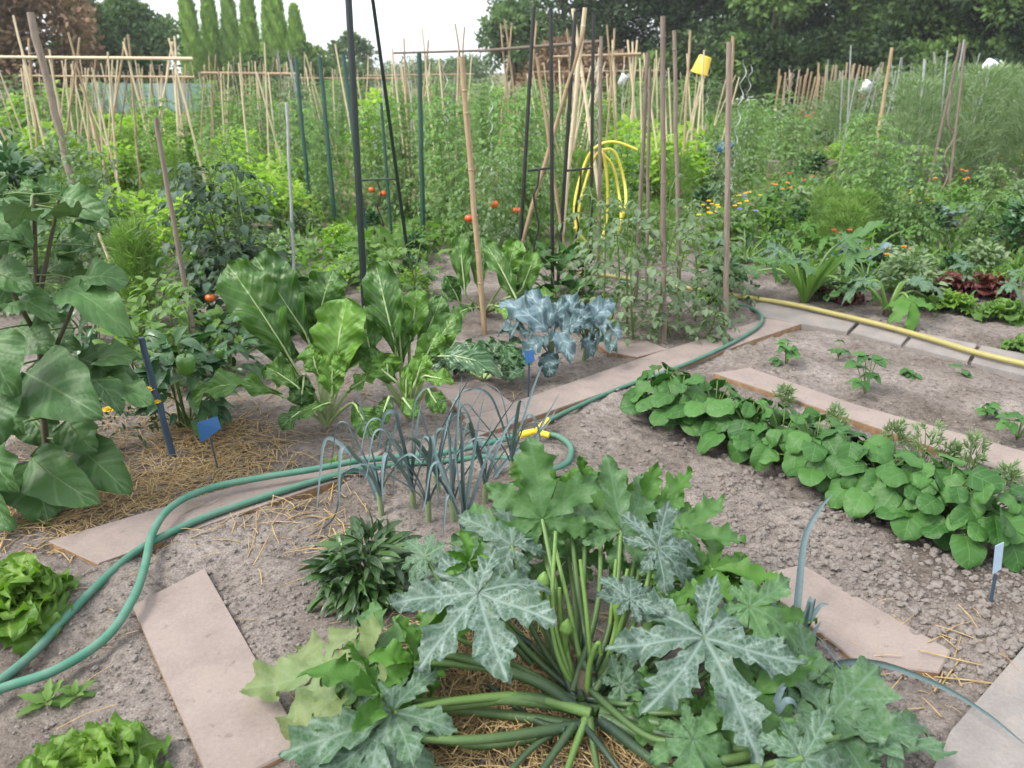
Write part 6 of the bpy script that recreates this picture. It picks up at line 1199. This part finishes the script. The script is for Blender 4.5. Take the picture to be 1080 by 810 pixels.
def cypress(px, Y, H, R, label, seed, proto=None):
    X = outcam(px, Y); rg = np.random.default_rng(seed); z = thing("cypress_tree", label, "cypress", (X, Y, 0), "row of cypresses"); mb = MB(); n = 7500; f = rg.random(n) ** .9; pr = np.clip(1 - f, 0, 1) ** .8 * np.clip(.55 + f * 3, 0, 1); a = rg.uniform(0, 6.283, n); lump = 1 + .16 * np.sin(a * 3 + f * 9) + .1 * np.sin(a * 7 + f * 23)
    q = R * pr * lump * rg.uniform(.72, 1.0, n); P = np.stack([X + q * np.cos(a), Y + q * np.sin(a), .3 + (H - .3) * f], 1); D = np.stack([.35 * np.cos(a), .35 * np.sin(a), np.full(n, 1.)], 1) + rg.normal(0, .22, (n, 3)); U = np.stack([np.cos(a), np.sin(a), np.full(n, .2)], 1)
    mb.many(blade(.38, .12, 'lance', 3, 2, bend=.2, fold=.4), P, frames(D, U), rg.uniform(.6, 1.3, n), np.clip(.5 + .35 * np.sin(a * 5 + f * 31) + rg.normal(0, .2, n), 0, 1)); mb.build("crown", [M['cypress']], z)
    mb = MB(); tube(mb, [(X, Y, -.2), (X, Y, H * .5), (X, Y, H * .9)], [.16, .1, .02], 8); mb.build("trunk", [M['bark']], z)
for i, (px, R, H, Y, lab) in enumerate([(209, .8, 6.9, 52, "first cypress from the left, beside the wide dark conifer"), (231, .72, 7.3, 54, "second cypress, slimmer, between the first and the third"), (251, .72, 7.0, 53, "third cypress of the row, in the middle"), (271, .68, 7.0, 52, "fourth cypress of the row, slim and dark"), (297, .95, 7.8, 50, "broad fifth cypress next to the open sky"), (318, .8, 4.6, 49, "shorter last cypress at the edge of the open sky"), (133, .6, 6.6, 62, "thin cypress tip rising behind the wide dark conifer"), (156, .6, 6.7, 63, "second thin cypress tip behind the wide dark conifer")]): cypress(px, Y, H, R, lab, 900 + i)
tree("conifer_tree", "conifer with reddish brown dead foliage at the top left corner", outcam(18, 30), 30, 5.6, 2.9, 'conifer_brown', 1, .1, 90, 170, .22, group=None, tint=(0, 1))
tree("conifer_tree", "green conifer top behind the reddish brown one, in the left corner", outcam(30, 34), 34, 8.5, 2.9, 'conifer', 2, .45, 70, 100, .36)
tree("conifer_tree", "wide dark green conifer between the brown conifer and the cypresses", outcam(150, 42), 42, 4.4, 2.6, 'conifer', 3, .05, 90, 150, .27)
tree("conifer_tree", "bluish conifer touching the brown one, behind the left bean frame", outcam(105, 40), 40, 4.3, 1.9, 'conifer', 4, .05, 70, 140, .26)
for i, (px, Y, H, R, mt, lab) in enumerate([(325, 47, 2.6, 2.0, 'hedge_light', "light green bush at the foot of the cypresses by the open sky"), (372, 60, 3.6, 1.9, 'farbush', "lone hazy round tree in the open sky gap"), (355, 55, 1.9, 1.8, 'farbush', "low pale bush left of the lone hazy tree"), (455, 80, 2.0, 4.5, 'farbush', "pale far bush below the bright sky, left of the pine"), (495, 70, 2.2, 3.0, 'farbush', "pale far bush beside the pine"), (420, 85, 1.6, 4.5, 'farbush', "low pale far bush in the middle of the sky gap"), (270, 45, 2.0, 2.0, 'hedge_light', "low light bush before the middle cypresses")]):
    tree("bush", lab, outcam(px, Y), Y, H, R, mt, 20 + i, .05, 34, 90, .3, trunk_r=.08, cat="bush", cr=.34)
tree("pine_tree", "pine with open ragged crown left of the dark trees", outcam(540, 44), 44, 4.6, 1.9, 'conifer', 40, .3, 34, 110, .3, cr=.26)
tree("shrub", "wide reddish brown shrub under the pine, behind the black trellis", outcam(600, 38), 38, 2.5, 2.4, 'conifer_brown', 41, .1, 60, 80, .26, trunk_r=.1, cat="shrub")
tree("shrub", "smaller reddish brown shrub before the first dark tree", outcam(655, 37), 37, 2.0, 2.0, 'conifer_brown', 42, .1, 50, 80, .26, trunk_r=.1, cat="shrub")
DT = [(590, 46, 8.5, 3.2, 'conifer', "dark conifer at the left end of the tree belt, above the reddish shrub"), (648, 44, 9.5, 3.6, 'hedge', "second dark tree of the belt, behind the grey cane"), (705, 43, 9, 3.5, 'hedge', "dark tree of the belt behind the tallest grey brown stake"), (752, 42, 9, 3.4, 'conifer', "dark greyish tree of the belt right above the yellow bucket"), (800, 40, 9.5, 3.5, 'hedge', "dark tree whose pale forked trunk shows, right of the bucket"), (850, 40, 9, 3.5, 'hedge', "darkest tree of the belt, above the row of short tan stakes"),
      (905, 38, 9, 3.5, 'hedge', "dark tree above the small white canister"), (955, 36, 9, 3.4, 'hedge_light', "fresher green tree of the belt right of the leaning bamboo cane"), (1005, 34, 8.5, 3.4, 'hedge', "dark tree of the belt left of the hanging white canister"), (1055, 32, 8.5, 3.4, 'hedge_light', "green tree at the right end of the belt, above the white canister"), (1105, 31, 8, 3.2, 'hedge', "tree cut off by the right edge of the picture")]
for i, (px, Y, H, R, mt, lab) in enumerate(DT):
    tree("dark_tree", lab, outcam(px, Y), Y, H, R, mt, 60 + i, .04, 95, 190, .25, prof=lambda f: .55 + .45 * math.sin(math.pi * min(1, .1 + .9 * f)), group="belt of dark trees", bark='bark', cr=.27)
rg = np.random.default_rng(88)
for i in range(7):
    px = -60 - i * 75; tree("conifer_tree", "conifer of the tree belt beyond the left edge", outcam(px, 34), 34 + rg.uniform(-2, 2), rg.uniform(5, 8), 3.0, 'conifer', 160 + i, .05, 60, 110, .36, group="conifers beyond the left edge")
for i in range(4):
    px = 1165 + i * 62; tree("dark_tree", "dark tree of the belt beyond the right edge", outcam(px, 29), 29, 8, 3.2, 'hedge', 180 + i, .04, 70, 120, .32, group="dark trees beyond the right edge")
for i in range(14):
    px = 690 + i * 30; Y = 33 - i * .25 + rg.uniform(-1, 1); tree("bush", "dark bush in the undergrowth along the foot of the tree belt", outcam(px, Y), Y, rg.uniform(1.6, 2.6), 1.6, 'hedge' if i % 3 else 'hedge_light', 120 + i, .02, 26, 80, .24, trunk_r=.06, cat="bush", cr=.36, group="undergrowth bushes along the tree belt")
for i, (px, s) in enumerate(((798, 1), (806, .8))):
    b = np.array([outcam(px, 36), 36, 0]); mb = MB(); tube(mb, spline([b, b + [.1, 0, 1.4], b + [-.15, 0, 2.2], b + [.35 * s, 0, 3.0], b + [.3, 0, 4.2]], 7), [.09, .07, .055, .03], 8)
    z = thing("bare_trunk", ["pale bent bare trunk in front of the dark trees, right of the bucket", "thinner pale trunk twisting beside the bent one"][i], "tree", b, "pale trunks before the dark trees"); mb.build("trunk", [M['bark_pale']], z)
    mb = MB(); crown(mb, rg, [(b[0] + rg.normal(0, .7), 36 + rg.normal(0, .4), 4.4 + rg.normal(0, .5), .8) for _ in range(9)], 80, .28); mb.build("crown", [M['hedge_light']], z)

# ================================================================== thin volume added to imitate the washed-out lens flare veil
mb = MB(); lo, hi = (-90, -45, -3.0), (90, 105, 13.0)
V = [(x, y, z_) for z_ in (lo[2], hi[2]) for y in (lo[1], hi[1]) for x in (lo[0], hi[0])]
mb.add(V, [(0, 2, 3, 1), (4, 5, 7, 6), (0, 1, 5, 4), (1, 3, 7, 5), (3, 2, 6, 7), (2, 0, 4, 6)])
hm = bpy.data.materials.new("flare_veil_air"); hm.use_nodes = True; hm.node_tree.nodes.clear(); hn = hm.node_tree.nodes
ho = hn.new("ShaderNodeOutputMaterial"); hv = hn.new("ShaderNodeVolumePrincipled"); hv.inputs["Color"].default_value = (.93, .97, 1, 1); hv.inputs["Density"].default_value = .0009; hv.inputs["Anisotropy"].default_value = .3
hm.node_tree.links.new(hv.outputs[0], ho.inputs["Volume"]); o = mb.build("flare_veil", [hm], smooth=False); tag(o, "thin pale volume added over the plots to imitate lens flare", "flare_veil", kind="stuff")
